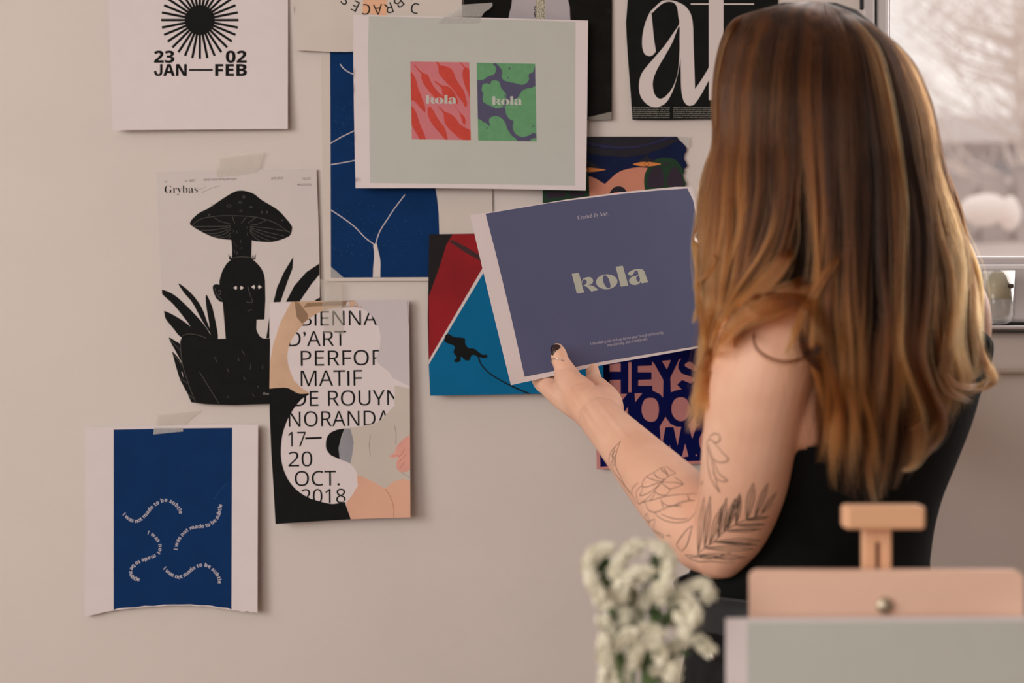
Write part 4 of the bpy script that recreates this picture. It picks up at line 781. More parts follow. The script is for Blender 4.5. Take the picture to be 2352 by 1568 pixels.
co = np.empty(len(me2.vertices) * 3, np.float32); me2.vertices.foreach_get('co', co); co = co.reshape(-1, 3)
# tendons, wrist and knuckle relief, raised or sunk along traced lines on the side towards the camera
nv_ = np.empty(len(me2.vertices) * 3, np.float32); me2.vertices.foreach_get('normal', nv_); nv_ = nv_.reshape(-1, 3)
vpx = 1176 + co[:, 0] * F / co[:, 1]; vpy = 784 - (co[:, 2] - ZC) * F / co[:, 1]; KH = crop(7.129, 1200, 780)
front = (nv_[:, 1] < .1) & (co[:, 1] < 1.70)
for amp, wid, ln in ((.0016, 5, ((780, 800), (860, 960), (960, 1130), (1080, 1330), (1200, 1560))), (.0016, 5, ((1150, 880), (1270, 1060), (1420, 1250), (1600, 1460), (1800, 1700))), (-.0016, 6, ((980, 930), (1100, 1180), (1250, 1400), (1400, 1600))), (-.0014, 4, ((880, 720), (980, 690), (1070, 690))), (-.0013, 4, ((950, 830), (1040, 760), (1110, 720))),
                     (.0014, 6, ((700, 450), (820, 560), (950, 700))), (-.0015, 6, ((500, 640), (560, 800), (700, 960))), (.0012, 7, ((330, 720), (450, 850), (620, 1000))), (-.0012, 5, ((520, 480), (640, 470), (760, 470))), (-.0014, 5, ((1080, 880), (1180, 760), (1200, 680)))):
    L = np.array(cr(KH(*ln), 10, False)); sel = np.nonzero(front & (vpx > L[:, 0].min() - 30) & (vpx < L[:, 0].max() + 30) & (vpy > L[:, 1].min() - 30) & (vpy < L[:, 1].max() + 30))[0]
    q = np.stack([vpx[sel], vpy[sel]], 1); dist = np.sqrt(((q[:, None] - L[None]) ** 2).sum(2)); jm = dist.argmin(1); dm = dist.min(1); fade = np.sin(np.pi * np.clip(jm / (len(L) - 1), .02, .98)) ** .6
    co[sel] += nv_[sel] * (amp * fade * np.exp(-(dm / wid) ** 2))[:, None]
me2.vertices.foreach_set('co', co.reshape(-1)); me2.update()
fv = np.empty(len(me2.loops), np.int32); me2.loops.foreach_get('vertex_index', fv)
tree = BVHTree.FromPolygons([tuple(c) for c in co.tolist()], [tuple(p.vertices) for p in me2.polygons])
def on_skin(px, py, off=.0002):
    o = Vector((0, 0, ZC)); d = (Vector(W(px, py, 1.0)) - o).normalized(); h, n, i, _ = tree.ray_cast(o, d)
    return None if h is None else (h + n * off, n)
def garment(name, secs, m, keep, e=2.3, n=72, sub=8, th=.0025):
    V, Fc = loft(secs, n, e, sub, cap=False); V = [Vector(x) for x in V]
    Fc = [q for q in Fc if all(keep(V[i]) for i in q)]
    used = sorted({i for q in Fc for i in q}); re = {i: k for k, i in enumerate(used)}
    o = obj(name, [V[i] for i in used], [tuple(re[i] for i in q) for q in Fc], m, person, True)
    md = o.modifiers.new('thickness', 'SOLIDIFY'); md.thickness = th; md.offset = -1
    return o
# black fabric of the one-shouldered top
M_top = mat('black_jersey', (.0045, .0052, .0055, 1), .9, .12, noise=.4, nscale=30, bump=.3, bscale=1200, sheen=.02)
def upper(v):   # neckline: under the left arm, across the back, up over the right shoulder
    px = 1176 + v.x * F / v.y; py = 784 - (v.z - ZC) * F / v.y
    return py > float(np.interp(px, [1500, 1700, 1800, 1840, 1905, 1990, 2070, 2140, 2200, 2290, 2400], [1060, 1050, 1042, 1028, 1012, 960, 880, 790, 730, 716, 716]))
garment('black_top', tor(slice(3, 12), .0085), M_top, upper, sub=14, n=150)
v, f = loft([(W(p[0], p[1], p[2]), a, b, YAW) for p, a, b in (((2150, 750, 1.45), .032, .040), ((2160, 785, 1.455), .047, .050), ((2154, 850, 1.475), .046, .050), ((2128, 940, 1.49), .042, .046), ((2085, 1030, 1.49), .036, .040))], sub=8)
o_ = obj('armhole_band', v, f, M_top, person, True)
# jeans and belt
M_jean = mat('black_denim', (.012, .0125, .0135, 1), .8, .2, noise=.6, nscale=70, bump=.5, bscale=700)
secs = [(W(1880, 1346, 1.44), .140, .104, YAW), (W(1905, 1420, 1.44), .150, .108, YAW), (W(1915, 1500, 1.44), .164, .118, YAW), (W(1915, 1600, 1.44), .172, .122, YAW), (W(1915, 1760, 1.44), .172, .120, YAW)]
garment('jeans', secs, M_jean, lambda v: True)
for sd in (-1, 1):
    L_ = leg(sd); v, f = tube(L_, [.098, .093, .072, .066, .062], 28); obj('trouser_leg', v, f, M_jean, person, True)
    f0 = np.array(L_[-1]); v, f = ellipsoid(f0 + fd * .062 + uz * -.036, (.135, .048, .044), (fd, np.array([fd[1], -fd[0], 0]), uz)); v = [Vector((q[0], q[1], max(q[2], .001))) for q in map(np.array, v)]; obj('shoe', v, f, mat('shoe_leather', (.02, .018, .017, 1), .4), person, True)
M_belt = mat('dark_leather', (.022, .025, .028, 1), .45, .4, noise=.3, nscale=25)
garment('waistband', [(W(1854, 1326, 1.44), .146, .104, YAW), (W(1862, 1352, 1.44), .144, .105, YAW), (W(1890, 1412, 1.44), .149, .110, YAW)], M_belt, lambda v: True, th=.004)
h_ = W(1634, 1503, 1.345); v, f = tube([(h_[0] - .002, h_[1] - .008, h_[2] + .004), (h_[0], h_[1] - .010, h_[2]), (h_[0] + .003, h_[1] - .008, h_[2] - .005)], [.0012, .0016, .0012], 10)
obj('pocket_rivet', v, f, mat('steel', (.6, .6, .6, 1), .3, metal=1), person, True)
# face parts
M_eye = mat('eye_white', rgb(230, 225, 220), .3); M_iris = mat('iris', rgb(70, 50, 35), .2); M_lip = mat('lip', (.45, .13, .12, 1), .45); M_brow = mat('brow', rgb(62, 42, 28), .8)
for sd in (-1, 1):
    v, f = ellipsoid(hp(.0815, .030 * sd, -.010), (.011, .0125, .0085)); e_ = obj('eye', v, f, M_eye, person, True)
    v, f = ellipsoid(hp(.0895, .030 * sd, -.010), (.0035, .0055, .0055), sub=2); o_ = obj('iris', v, f, M_iris, e_, True); o_.matrix_parent_inverse = Matrix.Identity(4)
    v, f = tube([hp(.084, .014 * sd, .012), hp(.090, .030 * sd, .018), hp(.078, .046 * sd, .013)], [.002, .0028, .001], 8); obj('eyebrow', v, f, M_brow, person, True)
v, f = merge([tube([hp(.078, -.022, -.0745), hp(.0935, -.008, -.071), hp(.0955, 0, -.0725), hp(.0935, .008, -.071), hp(.078, .022, -.0745)], [.001, .0035, .003, .0035, .001], 10), tube([hp(.078, -.021, -.076), hp(.0935, 0, -.0805), hp(.078, .021, -.076)], [.001, .0048, .001], 10)])
obj('lips', v, f, M_lip, person, True)
# thumb nail, ring, earring
M_nail = mat('maroon_nail_polish', (.018, .0012, .003, 1), .15, .6, coat=.6)
nl = [(1266.5, 806), (1266.5, 799), (1270, 794), (1276, 792.5), (1283, 793.2), (1287, 797), (1285.5, 800), (1279, 804), (1273.5, 810), (1270, 816), (1267.5, 813)]
V2, T2 = region(segs_of([cr(nl, 4)]), step=2.5); N3 = []; cvt = np.array(W(1281, 806, 1.663))
for p in V2:
    h = on_skin(p[0], p[1], .0006); N3.append(h[0] if h and h[0].y < 1.68 else None)
good = [x for x in N3 if x is not None]
base = Vector(W(1276, 803, 1.6575))
N3 = [(x if x is not None else Vector(W(p[0], p[1], 1.661))) for x, p in zip(N3, V2)]
o_ = obj('thumb_nail', N3, [tuple(t[::-1]) for t in T2], M_nail, person, True); md = o_.modifiers.new('t', 'SOLIDIFY'); md.thickness = .0006; md.offset = 1
M_silver = mat('silver', (.78, .72, .68, 1), .22, .5, metal=1)
rc_ = np.array(W(1288, 834, 1.6615)); ax = np.array([.30, .33, .90]); ax /= np.linalg.norm(ax); u1 = np.cross(ax, [0, 1., 0]); u1 /= np.linalg.norm(u1); u2 = np.cross(ax, u1)
RP = [rc_ + .0124 * (u1 * math.cos(a) + u2 * math.sin(a)) for a in np.linspace(0, 2 * math.pi, 49)[:-1]]
V, Fc = [], []
for i, p in enumerate(RP):
    r_ = (p - rc_) / .0124
    for k in range(8): a = 2 * math.pi * k / 8; V.append(p + .00065 * (r_ * math.cos(a) + ax * math.sin(a)))
for i in range(48):
    for k in range(8): Fc.append((i * 8 + k, i * 8 + (k + 1) % 8, ((i + 1) % 48) * 8 + (k + 1) % 8, ((i + 1) % 48) * 8 + k))
obj('thumb_ring', V, Fc, M_silver, person, True)
ec = np.array(W(1612, 545, 1.345)); v, f = tube([ec + .006 * np.array([math.cos(a), .3 * math.sin(a), math.sin(a)]) for a in np.linspace(.2, 6.1, 16)], .0009, 8); obj('earring', v, f, M_silver, person, True)
# tattoos: fine dark lines laid on the skin
M_ink = mat('tattoo_ink', (.085, .058, .042, 1), .55, .2); M_ink2 = mat('tattoo_ink_soft', (.22, .125, .085, 1), .55, .2)
def tattoo(name, lines, w=.0008, m=M_ink, s=(4.612, 1380, 1000)):
    V, Fc = [], []; K_ = crop(*s)
    for ln in lines:
        P = cr(K_(*ln), 7, False) if len(ln) > 2 else K_(*ln); H = [on_skin(x, y) for x, y in P]; run = []; runs = []
        for h in H:
            if h is None or h[0].y > 1.70 or (run and (h[0] - run[-1][0]).length > .02):
                if len(run) > 2: runs.append(run)
                run = []
                if h is not None and h[0].y < 1.70: run = [h]
            else: run.append(h)
        if len(run) > 2: runs.append(run)
        for run in runs:
            b0 = len(V); n = len(run)
            for i, (p, nn) in enumerate(run):
                tt = (run[min(i + 1, n - 1)][0] - run[max(i - 1, 0)][0])
                if tt.length < 1e-9: tt = Vector((1, 0, 0))
                sd = nn.cross(tt.normalized()).normalized(); k = w / 2 * (.55 + .45 * math.sin(math.pi * min(1, (i + .6) / n)))
                V += [p + sd * k, p - sd * k]
            for i in range(n - 1): a = b0 + 2 * i; Fc.append((a, a + 1, a + 3, a + 2))
    if Fc: o = obj(name, V, Fc, m, person, True); o['kind'] = 'stuff'; return o
tattoo('tattoo', [((213, 58), (160, 110), (110, 170), (88, 240), (95, 300), (118, 345)), ((213, 58), (190, 110), (165, 190), (155, 270), (165, 340), (205, 420), (250, 520), (310, 610)), ((118, 345), (160, 410), (230, 500), (300, 590), (330, 630)), ((150, 115), (140, 160), (118, 210), (130, 250), (120, 320)), ((160, 150), (130, 200), (135, 240), (110, 290)), ((165, 190), (145, 240), (150, 280), (130, 330)), ((180, 130), (120, 215))])
tattoo('tattoo', [((700, 330), (630, 345), (580, 380), (500, 425), (450, 480), (440, 520), (448, 545), (500, 540), (570, 515), (640, 490), (680, 462), (730, 425), (790, 402), (750, 370), (700, 330)), ((700, 335), (735, 415)), ((715, 345), (765, 408)), ((665, 345), (700, 400), (715, 435)), ((560, 400), (600, 445), (680, 465)), ((640, 345), (650, 370), (700, 410)), ((490, 440), (560, 470), (640, 485)),
    ((448, 545), (430, 600), (415, 635), (470, 625), (540, 585), (620, 520), (680, 462)), ((440, 530), (400, 560), (375, 610), (385, 670), (400, 720), (440, 705), (520, 640), (590, 560), (640, 500)), ((400, 500), (350, 540), (330, 590), (345, 650), (380, 720)), ((640, 490), (720, 495), (800, 500), (870, 520), (850, 490), (780, 440)), ((640, 495), (690, 540), (740, 565), (820, 540), (870, 520)), ((570, 580), (600, 615), (650, 632), (700, 625), (740, 570)),
    ((440, 700), (520, 690), (620, 660), (740, 635), (880, 622), (1020, 615)), ((440, 700), (480, 720), (485, 750), (510, 790), (570, 812), (640, 790), (720, 755), (800, 740), (900, 700), (990, 685)), ((520, 690), (560, 640), (580, 590)), ((635, 672), (650, 720), (665, 765)), ((650, 700), (690, 735), (740, 745), (790, 735), (850, 700), (930, 685)), ((920, 630), (940, 680), (990, 690)), ((925, 640), (1010, 635)), ((930, 660), (1000, 655)), ((575, 820), (640, 790)), ((575, 815), (600, 850), (680, 900), (780, 920), (880, 915), (940, 890), (990, 830), (1010, 780)), ((640, 830), (720, 865), (820, 885), (900, 882), (925, 870)), ((770, 740), (800, 745), (860, 750)),
    ((490, 820), (470, 850), (480, 890), (510, 910), (500, 860), (490, 820)), ((575, 885), (530, 900), (510, 930), (525, 965), (560, 1010), (620, 1050), (655, 1080), (660, 1050), (600, 1020), (560, 990), (570, 930), (575, 885)), ((700, 1070), (705, 1055), (735, 1060), (735, 1085))], .0007)
tattoo('tattoo', [((970, 955), (920, 990), (870, 1050), (820, 1120), (805, 1165), (850, 1215)), ((970, 955), (950, 1030), (930, 1110), (900, 1180), (855, 1225))], .00085)
lv2 = []
stem_ = [(1020, 1260), (1100, 1190), (1200, 1120), (1300, 1020), (1420, 945), (1540, 890), (1660, 850), (1760, 790), (1830, 720)]
lv2.append(tuple(stem_))
def leafl(bx_, by_, tx, ty, wd):
    dx, dy = tx - bx_, ty - by_; L = math.hypot(dx, dy); nx_, ny_ = -dy / L, dx / L
    for sg in (1, -1): lv2.append(((bx_, by_), (bx_ + dx * .3 + nx_ * wd * sg * .8, by_ + dy * .3 + ny_ * wd * sg * .8), (bx_ + dx * .65 + nx_ * wd * sg, by_ + dy * .65 + ny_ * wd * sg), (tx, ty)))
    lv2.append(((bx_, by_), (bx_ + dx * .5, by_ + dy * .5), (bx_ + dx * .85, by_ + dy * .85)))
for q in ((1030, 1250, 1095, 650, 26), (1100, 1190, 1160, 640, 24), (1150, 1150, 1290, 740, 30), (1240, 1070, 1335, 655, 26), (1300, 1020, 1425, 665, 22), (1340, 990, 1475, 610, 22), (1430, 940, 1480, 640, 20), (1545, 890, 1615, 500, 34), (1630, 860, 1770, 500, 26), (1700, 820, 1860, 600, 20), (1330, 1010, 1700, 990, 16), (1430, 950, 1740, 940, 14), (1540, 895, 1780, 860, 14),
          (1200, 1125, 1690, 1110, 26), (1100, 1190, 1620, 1200, 26), (1020, 1265, 1540, 1290, 26), (1200, 1125, 1660, 1160, 10)): leafl(*q)
lv2 += [((890, 1260), (960, 1310), (1060, 1335), (1180, 1330), (1300, 1345), (1420, 1340)), ((890, 1262), (980, 1270), (1100, 1300), (1200, 1295), (1300, 1260), (1380, 1240)), ((940, 1290), (1040, 1285), (1140, 1270), (1250, 1290), (1380, 1310), (1480, 1290))]
tattoo('tattoo', lv2, .00095)
tattoo('tattoo', [((1150, 20), (1200, -20), (1250, -10), (1265, 40), (1230, 75), (1190, 60), (1150, 40), (1120, 80)), ((1190, 60), (1240, 120), (1300, 190), (1350, 240), (1345, 265), (1290, 285), (1230, 275), (1190, 240), (1165, 170), (1140, 90)), ((1125, 90), (1150, 180), (1180, 280), (1200, 380), (1215, 450)), ((1190, 240), (1220, 330), (1260, 410), (1340, 470), (1300, 485), (1230, 460), (1190, 380)), ((1130, 90), (1130, 250), (1150, 400), (1190, 500), (1260, 600), (1230, 520), (1215, 430)), ((1065, 480), (1080, 500), (1060, 520))], .0011, M_ink2)
# ---------------------------------------------------------------- hair
HS = [  # py, left x, right x, depth of centre, half depth
    (4, 1800, 1920, 1.365, .02), (22, 1730, 1975, 1.365, .055), (60, 1675, 2030, 1.365, .08), (110, 1655, 2075, 1.365, .098), (200, 1640, 2120, 1.362, .118), (300, 1640, 2152, 1.36, .125), (400, 1622, 2168, 1.355, .122),
    (500, 1612, 2195, 1.35, .118), (600, 1615, 2222, 1.345, .115), (700, 1620, 2240, 1.345, .118), (800, 1620, 2245, 1.345, .122), (900, 1620, 2225, 1.345, .122), (1000, 1700, 2170, 1.345, .115), (1120, 1850, 2110, 1.345, .11)]
HA = np.array(HS, float)
HA = np.array(cr([tuple(r) for r in HS], 12, False))
for _k in range(1, 5):
    for _ in range(10): HA[1:-1, _k] = (HA[:-2, _k] + 2 * HA[1:-1, _k] + HA[2:, _k]) / 4
def hsec(py): return [np.interp(py, HA[:, 0], HA[:, k]) for k in (1, 2, 3, 4)]
def hdepth(px, py, s=1.0):
    xl_, xr_, dc, b = hsec(py); c = (xl_ + xr_) / 2; h = (xr_ - xl_) / 2; q = np.clip(1 - ((px - c) / (h * 1.04)) ** 2, 0, 1)
    sk = .036 * np.clip((640 - py) / 300, 0, 1) * np.clip(np.asarray(py) / 60, 0, 1); return dc - b * s * np.sqrt(q) - sk * np.clip((px - c) / h, -1, 1)
# how near the back and shoulders come, on a coarse grid, so that the hair rests on them
_gx = np.arange(1540, 2341, 10); _gy = np.arange(560, 1181, 10); BD = np.full((len(_gy), len(_gx)), 1.60)
for j_, y_ in enumerate(_gy):
    for i_, x_ in enumerate(_gx):
        h_ = on_skin(x_, y_); BD[j_, i_] = 1.6 if h_ is None else h_[0].y
for _ in range(3):
    Q = np.pad(BD, 1, mode='edge'); BD = np.minimum(BD, (Q[1:-1, :-2] + Q[1:-1, 2:] + Q[:-2, 1:-1] + Q[2:, 1:-1]) / 4)
def bodyd(px, py):
    fx_ = np.clip((px - _gx[0]) / 10, 0, len(_gx) - 1.001); fy_ = np.clip((py - _gy[0]) / 10, 0, len(_gy) - 1.001); i = fx_.astype(int); j = fy_.astype(int); a = fx_ - i; b = fy_ - j
    return (BD[j, i] * (1 - a) + BD[j, i + 1] * a) * (1 - b) + (BD[j + 1, i] * (1 - a) + BD[j + 1, i + 1] * a) * b - .009
def hair_mat(name, strand):
    m = bpy.data.materials.new(name); m.use_nodes = True; t = m.node_tree; t.nodes.clear(); out = t.nodes.new('ShaderNodeOutputMaterial')
    at_ = t.nodes.new('ShaderNodeAttribute'); at_.attribute_name = 'tone'
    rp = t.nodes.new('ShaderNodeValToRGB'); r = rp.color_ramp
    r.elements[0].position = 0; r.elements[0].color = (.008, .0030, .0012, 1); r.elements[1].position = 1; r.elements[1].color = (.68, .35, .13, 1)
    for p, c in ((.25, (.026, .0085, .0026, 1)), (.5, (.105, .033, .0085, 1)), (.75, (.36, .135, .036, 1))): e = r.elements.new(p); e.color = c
    t.links.new(at_.outputs['Fac'], rp.inputs['Fac'])
    if strand:
        h = t.nodes.new('ShaderNodeBsdfHairPrincipled'); h.parametrization = 'COLOR'; h.inputs['Roughness'].default_value = .38; h.inputs['IOR'].default_value = 1.42; h.inputs['Radial Roughness'].default_value = .5; h.inputs['Random Roughness'].default_value = .2
        t.links.new(rp.outputs['Color'], h.inputs['Color']); t.links.new(h.outputs[0], out.inputs[0])
    else:
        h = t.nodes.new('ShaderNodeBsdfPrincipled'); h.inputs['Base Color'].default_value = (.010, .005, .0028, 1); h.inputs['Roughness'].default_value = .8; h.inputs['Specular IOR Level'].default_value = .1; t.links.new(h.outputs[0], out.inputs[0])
    return m
# under-layer volume, shade between locks put into its dark colour, open on the face side
V, Fc = [], []; rows = [p for p in np.linspace(6, 760, 44)]; n = 64
for py in rows:
    xl_, xr_, dc, b = hsec(py); ins = 16 if py > 40 else 8; x0, x1 = xl_ + ins, xr_ - ins
    if py > 620: x1 -= (py - 620) * .10; x0 += (py - 620) * .25
    for k in range(n):
        a = 2 * math.pi * k / n; px = (x0 + x1) / 2 + (x1 - x0) / 2 * math.cos(a); bb = b * (.90 if math.sin(a) < 0 else .62); sk = .036 * min(1, max(0, (640 - py) / 300)) * min(1, py / 60); V.append(W(px, py, dc + bb * math.sin(a) - sk * math.cos(a)))
for i in range(len(rows) - 1):
    for k in range(n):
        q = (i * n + k, i * n + (k + 1) % n, (i + 1) * n + (k + 1) % n, (i + 1) * n + k); c = sum((Vector(V[j]) for j in q), Vector()) / 4 - Vector(hc); az = math.atan2(c.y, c.x)
        dd = abs((az - FY + math.pi) % (2 * math.pi) - math.pi)
        if rows[i] > 130 and dd < math.radians(50): continue
        Fc.append(q)
Fc.append(tuple(range(n))[::-1])
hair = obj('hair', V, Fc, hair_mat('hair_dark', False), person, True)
G = [  # guide locks from the crown to their ends, traced (px, py)
    [(1800, 12), (1690, 40), (1655, 90), (1636, 170), (1630, 260), (1632, 330), (1606, 400), (1597, 480), (1600, 560), (1603, 640), (1600, 720), (1601, 800), (1592, 870), (1586, 928)],
    [(1815, 9), (1730, 30), (1690, 100), (1668, 200), (1662, 300), (1652, 400), (1640, 500), (1632, 600), (1622, 700), (1616, 800), (1612, 880), (1598, 940)],
    [(1830, 7), (1765, 25), (1725, 100), (1705, 200), (1700, 300), (1695, 400), (1688, 500), (1665, 600), (1645, 690), (1632, 770), (1624, 850), (1616, 925)],
    [(1845, 5), (1795, 22), (1760, 100), (1742, 200), (1735, 300), (1735, 400), (1728, 500), (1700, 600), (1668, 690), (1645, 760), (1634, 830), (1630, 900)],
    [(1858, 4), (1820, 20), (1795, 100), (1785, 200), (1780, 300), (1785, 400), (1778, 500), (1748, 590), (1705, 665), (1665, 730), (1645, 800), (1638, 872)],
    [(1870, 4), (1845, 20), (1833, 100), (1822, 200), (1825, 300), (1830, 400), (1830, 500), (1818, 600), (1785, 650), (1735, 688), (1688, 722), (1652, 775)],
    [(1880, 5), (1868, 22), (1870, 100), (1865, 200), (1868, 300), (1872, 400), (1875, 500), (1872, 600), (1865, 700), (1878, 800), (1893, 900), (1895, 1005)],
    [(1890, 6), (1888, 24), (1905, 100), (1905, 200), (1908, 300), (1912, 400), (1915, 500), (1915, 600), (1915, 700), (1925, 800), (1930, 900), (1930, 1000), (1925, 1080)],
    [(1898, 8), (1912, 28), (1940, 100), (1950, 200), (1955, 300), (1960, 400), (1962, 500), (1965, 600), (1965, 700), (1965, 800), (1965, 900), (1975, 1000), (1988, 1105)],
    [(1906, 10), (1935, 32), (1975, 100), (1995, 200), (2010, 300), (2020, 400), (2020, 500), (2025, 600), (2030, 700), (2025, 800), (2020, 900), (2018, 1000), (2022, 1095)],
    [(1914, 13), (1955, 38), (2010, 100), (2040, 200), (2060, 300), (2075, 400), (2085, 500), (2090, 600), (2085, 700), (2080, 800), (2100, 900), (2112, 1000), (2090, 1066)],
    [(1922, 15), (1975, 44), (2045, 105), (2085, 200), (2110, 300), (2125, 400), (2140, 500), (2150, 600), (2150, 700), (2152, 800), (2170, 900), (2165, 980), (2130, 1032)],
    [(1932, 18), (1995, 52), (2070, 118), (2115, 205), (2140, 300), (2155, 400), (2175, 500), (2200, 600), (2207, 700), (2205, 790), (2225, 860), (2205, 935)],
    [(1940, 22), (2010, 60), (2092, 130), (2137, 215), (2162, 300), (2176, 390), (2206, 480), (2234, 570), (2254, 650), (2262, 740), (2262, 820), (2276, 868), (2245, 885)]]
NP = 26
def resample(P, n):
    P = np.array(cr(P, 8, False)); s = np.r_[0, np.cumsum(np.linalg.norm(np.diff(P, axis=0), axis=1))]; q = np.linspace(0, s[-1], n); return np.stack([np.interp(q, s, P[:, 0]), np.interp(q, s, P[:, 1])], 1)
GR = np.stack([resample(g, NP) for g in G])     # (14, NP, 2)
NC = 190; cu = np.sort(rng.uniform(-.02, 13.02, NC)); cph = rng.uniform(0, 6.28, (NC, 3)); camp = rng.uniform(.4, 1.3, NC); cton = rng.normal(0, .16, NC); clen = rng.uniform(.90, 1.03, NC); cwf = rng.uniform(.8, 1.25, NC)
clay = rng.beta(1.2, 1.8, NC)
def gap(u):    # locks between the one passing in front of the shoulder and those down the back
    return np.where((u > 4.6) & (u < 5.3), 4.6, np.where((u >= 5.3) & (u < 6.0), 6.0, u))
def strands(N, layer=0, wide=1.0, ends=0, seed=1, C=None, dt=0):
    cu, cph, camp, cton, clen, cwf, clay, su = C; NC = len(cu)
    r = np.random.default_rng(seed); ci = r.integers(0, NC, N); u = np.clip(cu[ci] + r.normal(0, su, N), 0, 13)
    t = np.linspace(0, 1, NP)[None, :]; ln = np.clip(clen[ci] * r.normal(1, .035, N), .6, 1.05); ln = np.where(r.random(N) < .12, ln * r.uniform(.55, .95, N), ln)
    tt = t * ln[:, None]
    c_ = np.clip((t - .08) / .6, 0, 1) ** 1.2 * .88 * np.where(r.random(N) < .30, .3, 1)[:, None]                                     # clumping grows to the tip
    ug = gap(cu[ci])[:, None] * c_ + (u[:, None] * (1 - np.clip((t - .45) / .2, 0, 1)) + gap(u)[:, None] * np.clip((t - .45) / .2, 0, 1)) * (1 - c_); ug = np.clip(ug, 0, 12.9999)
    i0 = ug.astype(int); fr = ug - i0; s = tt * (NP - 1); j0 = np.clip(s.astype(int), 0, NP - 2); fj = s - j0
    def g(i, j): return GR[i, j]
    P = (g(i0, j0) * (1 - fj)[..., None] + g(i0, j0 + 1) * fj[..., None]) * (1 - fr)[..., None] + (g(i0 + 1, j0) * (1 - fj)[..., None] + g(i0 + 1, j0 + 1) * fj[..., None]) * fr[..., None]
    px, py = P[..., 0].copy(), P[..., 1].copy()
    A = camp[ci][:, None] * np.clip((tt - .30) / .7, 0, 1) ** 1.1
    wv = A * (17 * np.sin(tt * 13 * cwf[ci][:, None] + cph[ci, 0][:, None]) + 5 * np.sin(tt * 27 + cph[ci, 1][:, None]))
    px += wv * wide + r.normal(0, 1, (N, 1)) * 4.5 * t ** 2 + r.normal(0, 2.0, (N, 1)) * t
    py += A * 8 * np.sin(tt * 15 + cph[ci, 2][:, None])
    fly = (r.random(N) < .05)[:, None]; px += fly * r.normal(0, 12, (N, 1)) * t * t
    lay = np.clip(clay[ci] * .6 + r.random(N) * .4, 0, 1)[:, None] * (1 - (1 - np.clip(t * 2.5, 0, 1)) ** 2) + layer
    xl_, xr_, dc, b = hsec(py); cxx = (xl_ + xr_) / 2; px = cxx + (px - cxx) * (1 - .055 * lay)
    d = hdepth(px, py) + .030 * lay * np.clip(t * 4, .15, 1) - .004 + A * .004 * np.sin(tt * 11 + cph[ci, 1][:, None])
    bd = bodyd(px, py) - .006 - .022 * (1 - np.clip(lay, 0, 1)); wb = np.clip((py - 600) / 60, 0, 1); d = np.where(wb > 0, np.minimum(d, d * (1 - wb) + np.minimum(d, bd) * wb), d)
    # the front locks fall before the shoulder: they hang further from the camera
    fr_ = np.clip((py - 700) / 70, 0, 1) * np.clip((1690 - px) / 30, 0, 1); d = d * (1 - fr_) + (1.270 + .05 * lay) * fr_
    X3 = (px - 1176) * d / F; Z3 = ZC + (784 - py) * d / F
    # tone: dark roots, golden ends; deeper layers darkened as shade between locks
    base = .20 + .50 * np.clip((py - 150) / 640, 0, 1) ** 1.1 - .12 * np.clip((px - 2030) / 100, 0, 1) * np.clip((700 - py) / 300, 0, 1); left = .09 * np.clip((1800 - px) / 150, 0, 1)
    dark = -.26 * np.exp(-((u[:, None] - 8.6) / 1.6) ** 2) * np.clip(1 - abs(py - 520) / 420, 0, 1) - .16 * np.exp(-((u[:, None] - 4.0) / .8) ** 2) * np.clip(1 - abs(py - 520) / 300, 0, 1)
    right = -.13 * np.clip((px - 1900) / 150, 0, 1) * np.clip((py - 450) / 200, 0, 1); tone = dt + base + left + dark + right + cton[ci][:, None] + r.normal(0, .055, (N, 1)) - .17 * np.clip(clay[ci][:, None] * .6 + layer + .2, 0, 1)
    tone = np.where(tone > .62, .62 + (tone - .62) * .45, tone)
    return np.stack([X3, d, Z3], 2), np.clip(tone, 0, 1)
def curves(name, P, tone, r0, r1, parent, m):
    N, n_ = P.shape[:2]; hcv = bpy.data.hair_curves.new(name); hcv.add_curves([n_] * N)
    hcv.attributes['position'].data.foreach_set('vector', P.reshape(-1).astype(np.float32))
    ra = hcv.attributes.get('radius') or hcv.attributes.new('radius', 'FLOAT', 'POINT')
    rad = np.tile(np.interp(np.linspace(0, 1, n_), [0, .7, 1], [r0, r0, r1]), N); ra.data.foreach_set('value', rad.astype(np.float32))
    ta = hcv.attributes.new('tone', 'FLOAT', 'POINT'); ta.data.foreach_set('value', tone.reshape(-1).astype(np.float32))
    hcv.materials.append(m); o = bpy.data.objects.new(name, hcv); COL.objects.link(o); o.parent = parent
    o['kind'] = 'stuff'; return o
M_hair = hair_mat('hair_strands', True)
def clumps(n, seed, su, ts):
    r = np.random.default_rng(seed); return (np.linspace(0, 13, n) + r.normal(0, .08, n), r.uniform(0, 6.28, (n, 3)), r.uniform(.4, 1.35, n), r.normal(0, ts, n), r.uniform(.84, 1.03, n), r.uniform(.8, 1.25, n), r.beta(1.0, 1.6, n), su)
P1, t1 = strands(10500, 0, seed=1, C=clumps(60, 21, .22, .16), dt=.07); P2, t2 = strands(6500, .45, seed=4, C=clumps(90, 24, .17, .12), dt=-.20); P4, t4 = strands(9500, 1.0, seed=2, C=clumps(170, 22, .16, .08), dt=-.38); P2 = np.concatenate([P2, P4]); t2 = np.concatenate([t2, t4])  # lower layers carry the shadow of the gaps in their tone
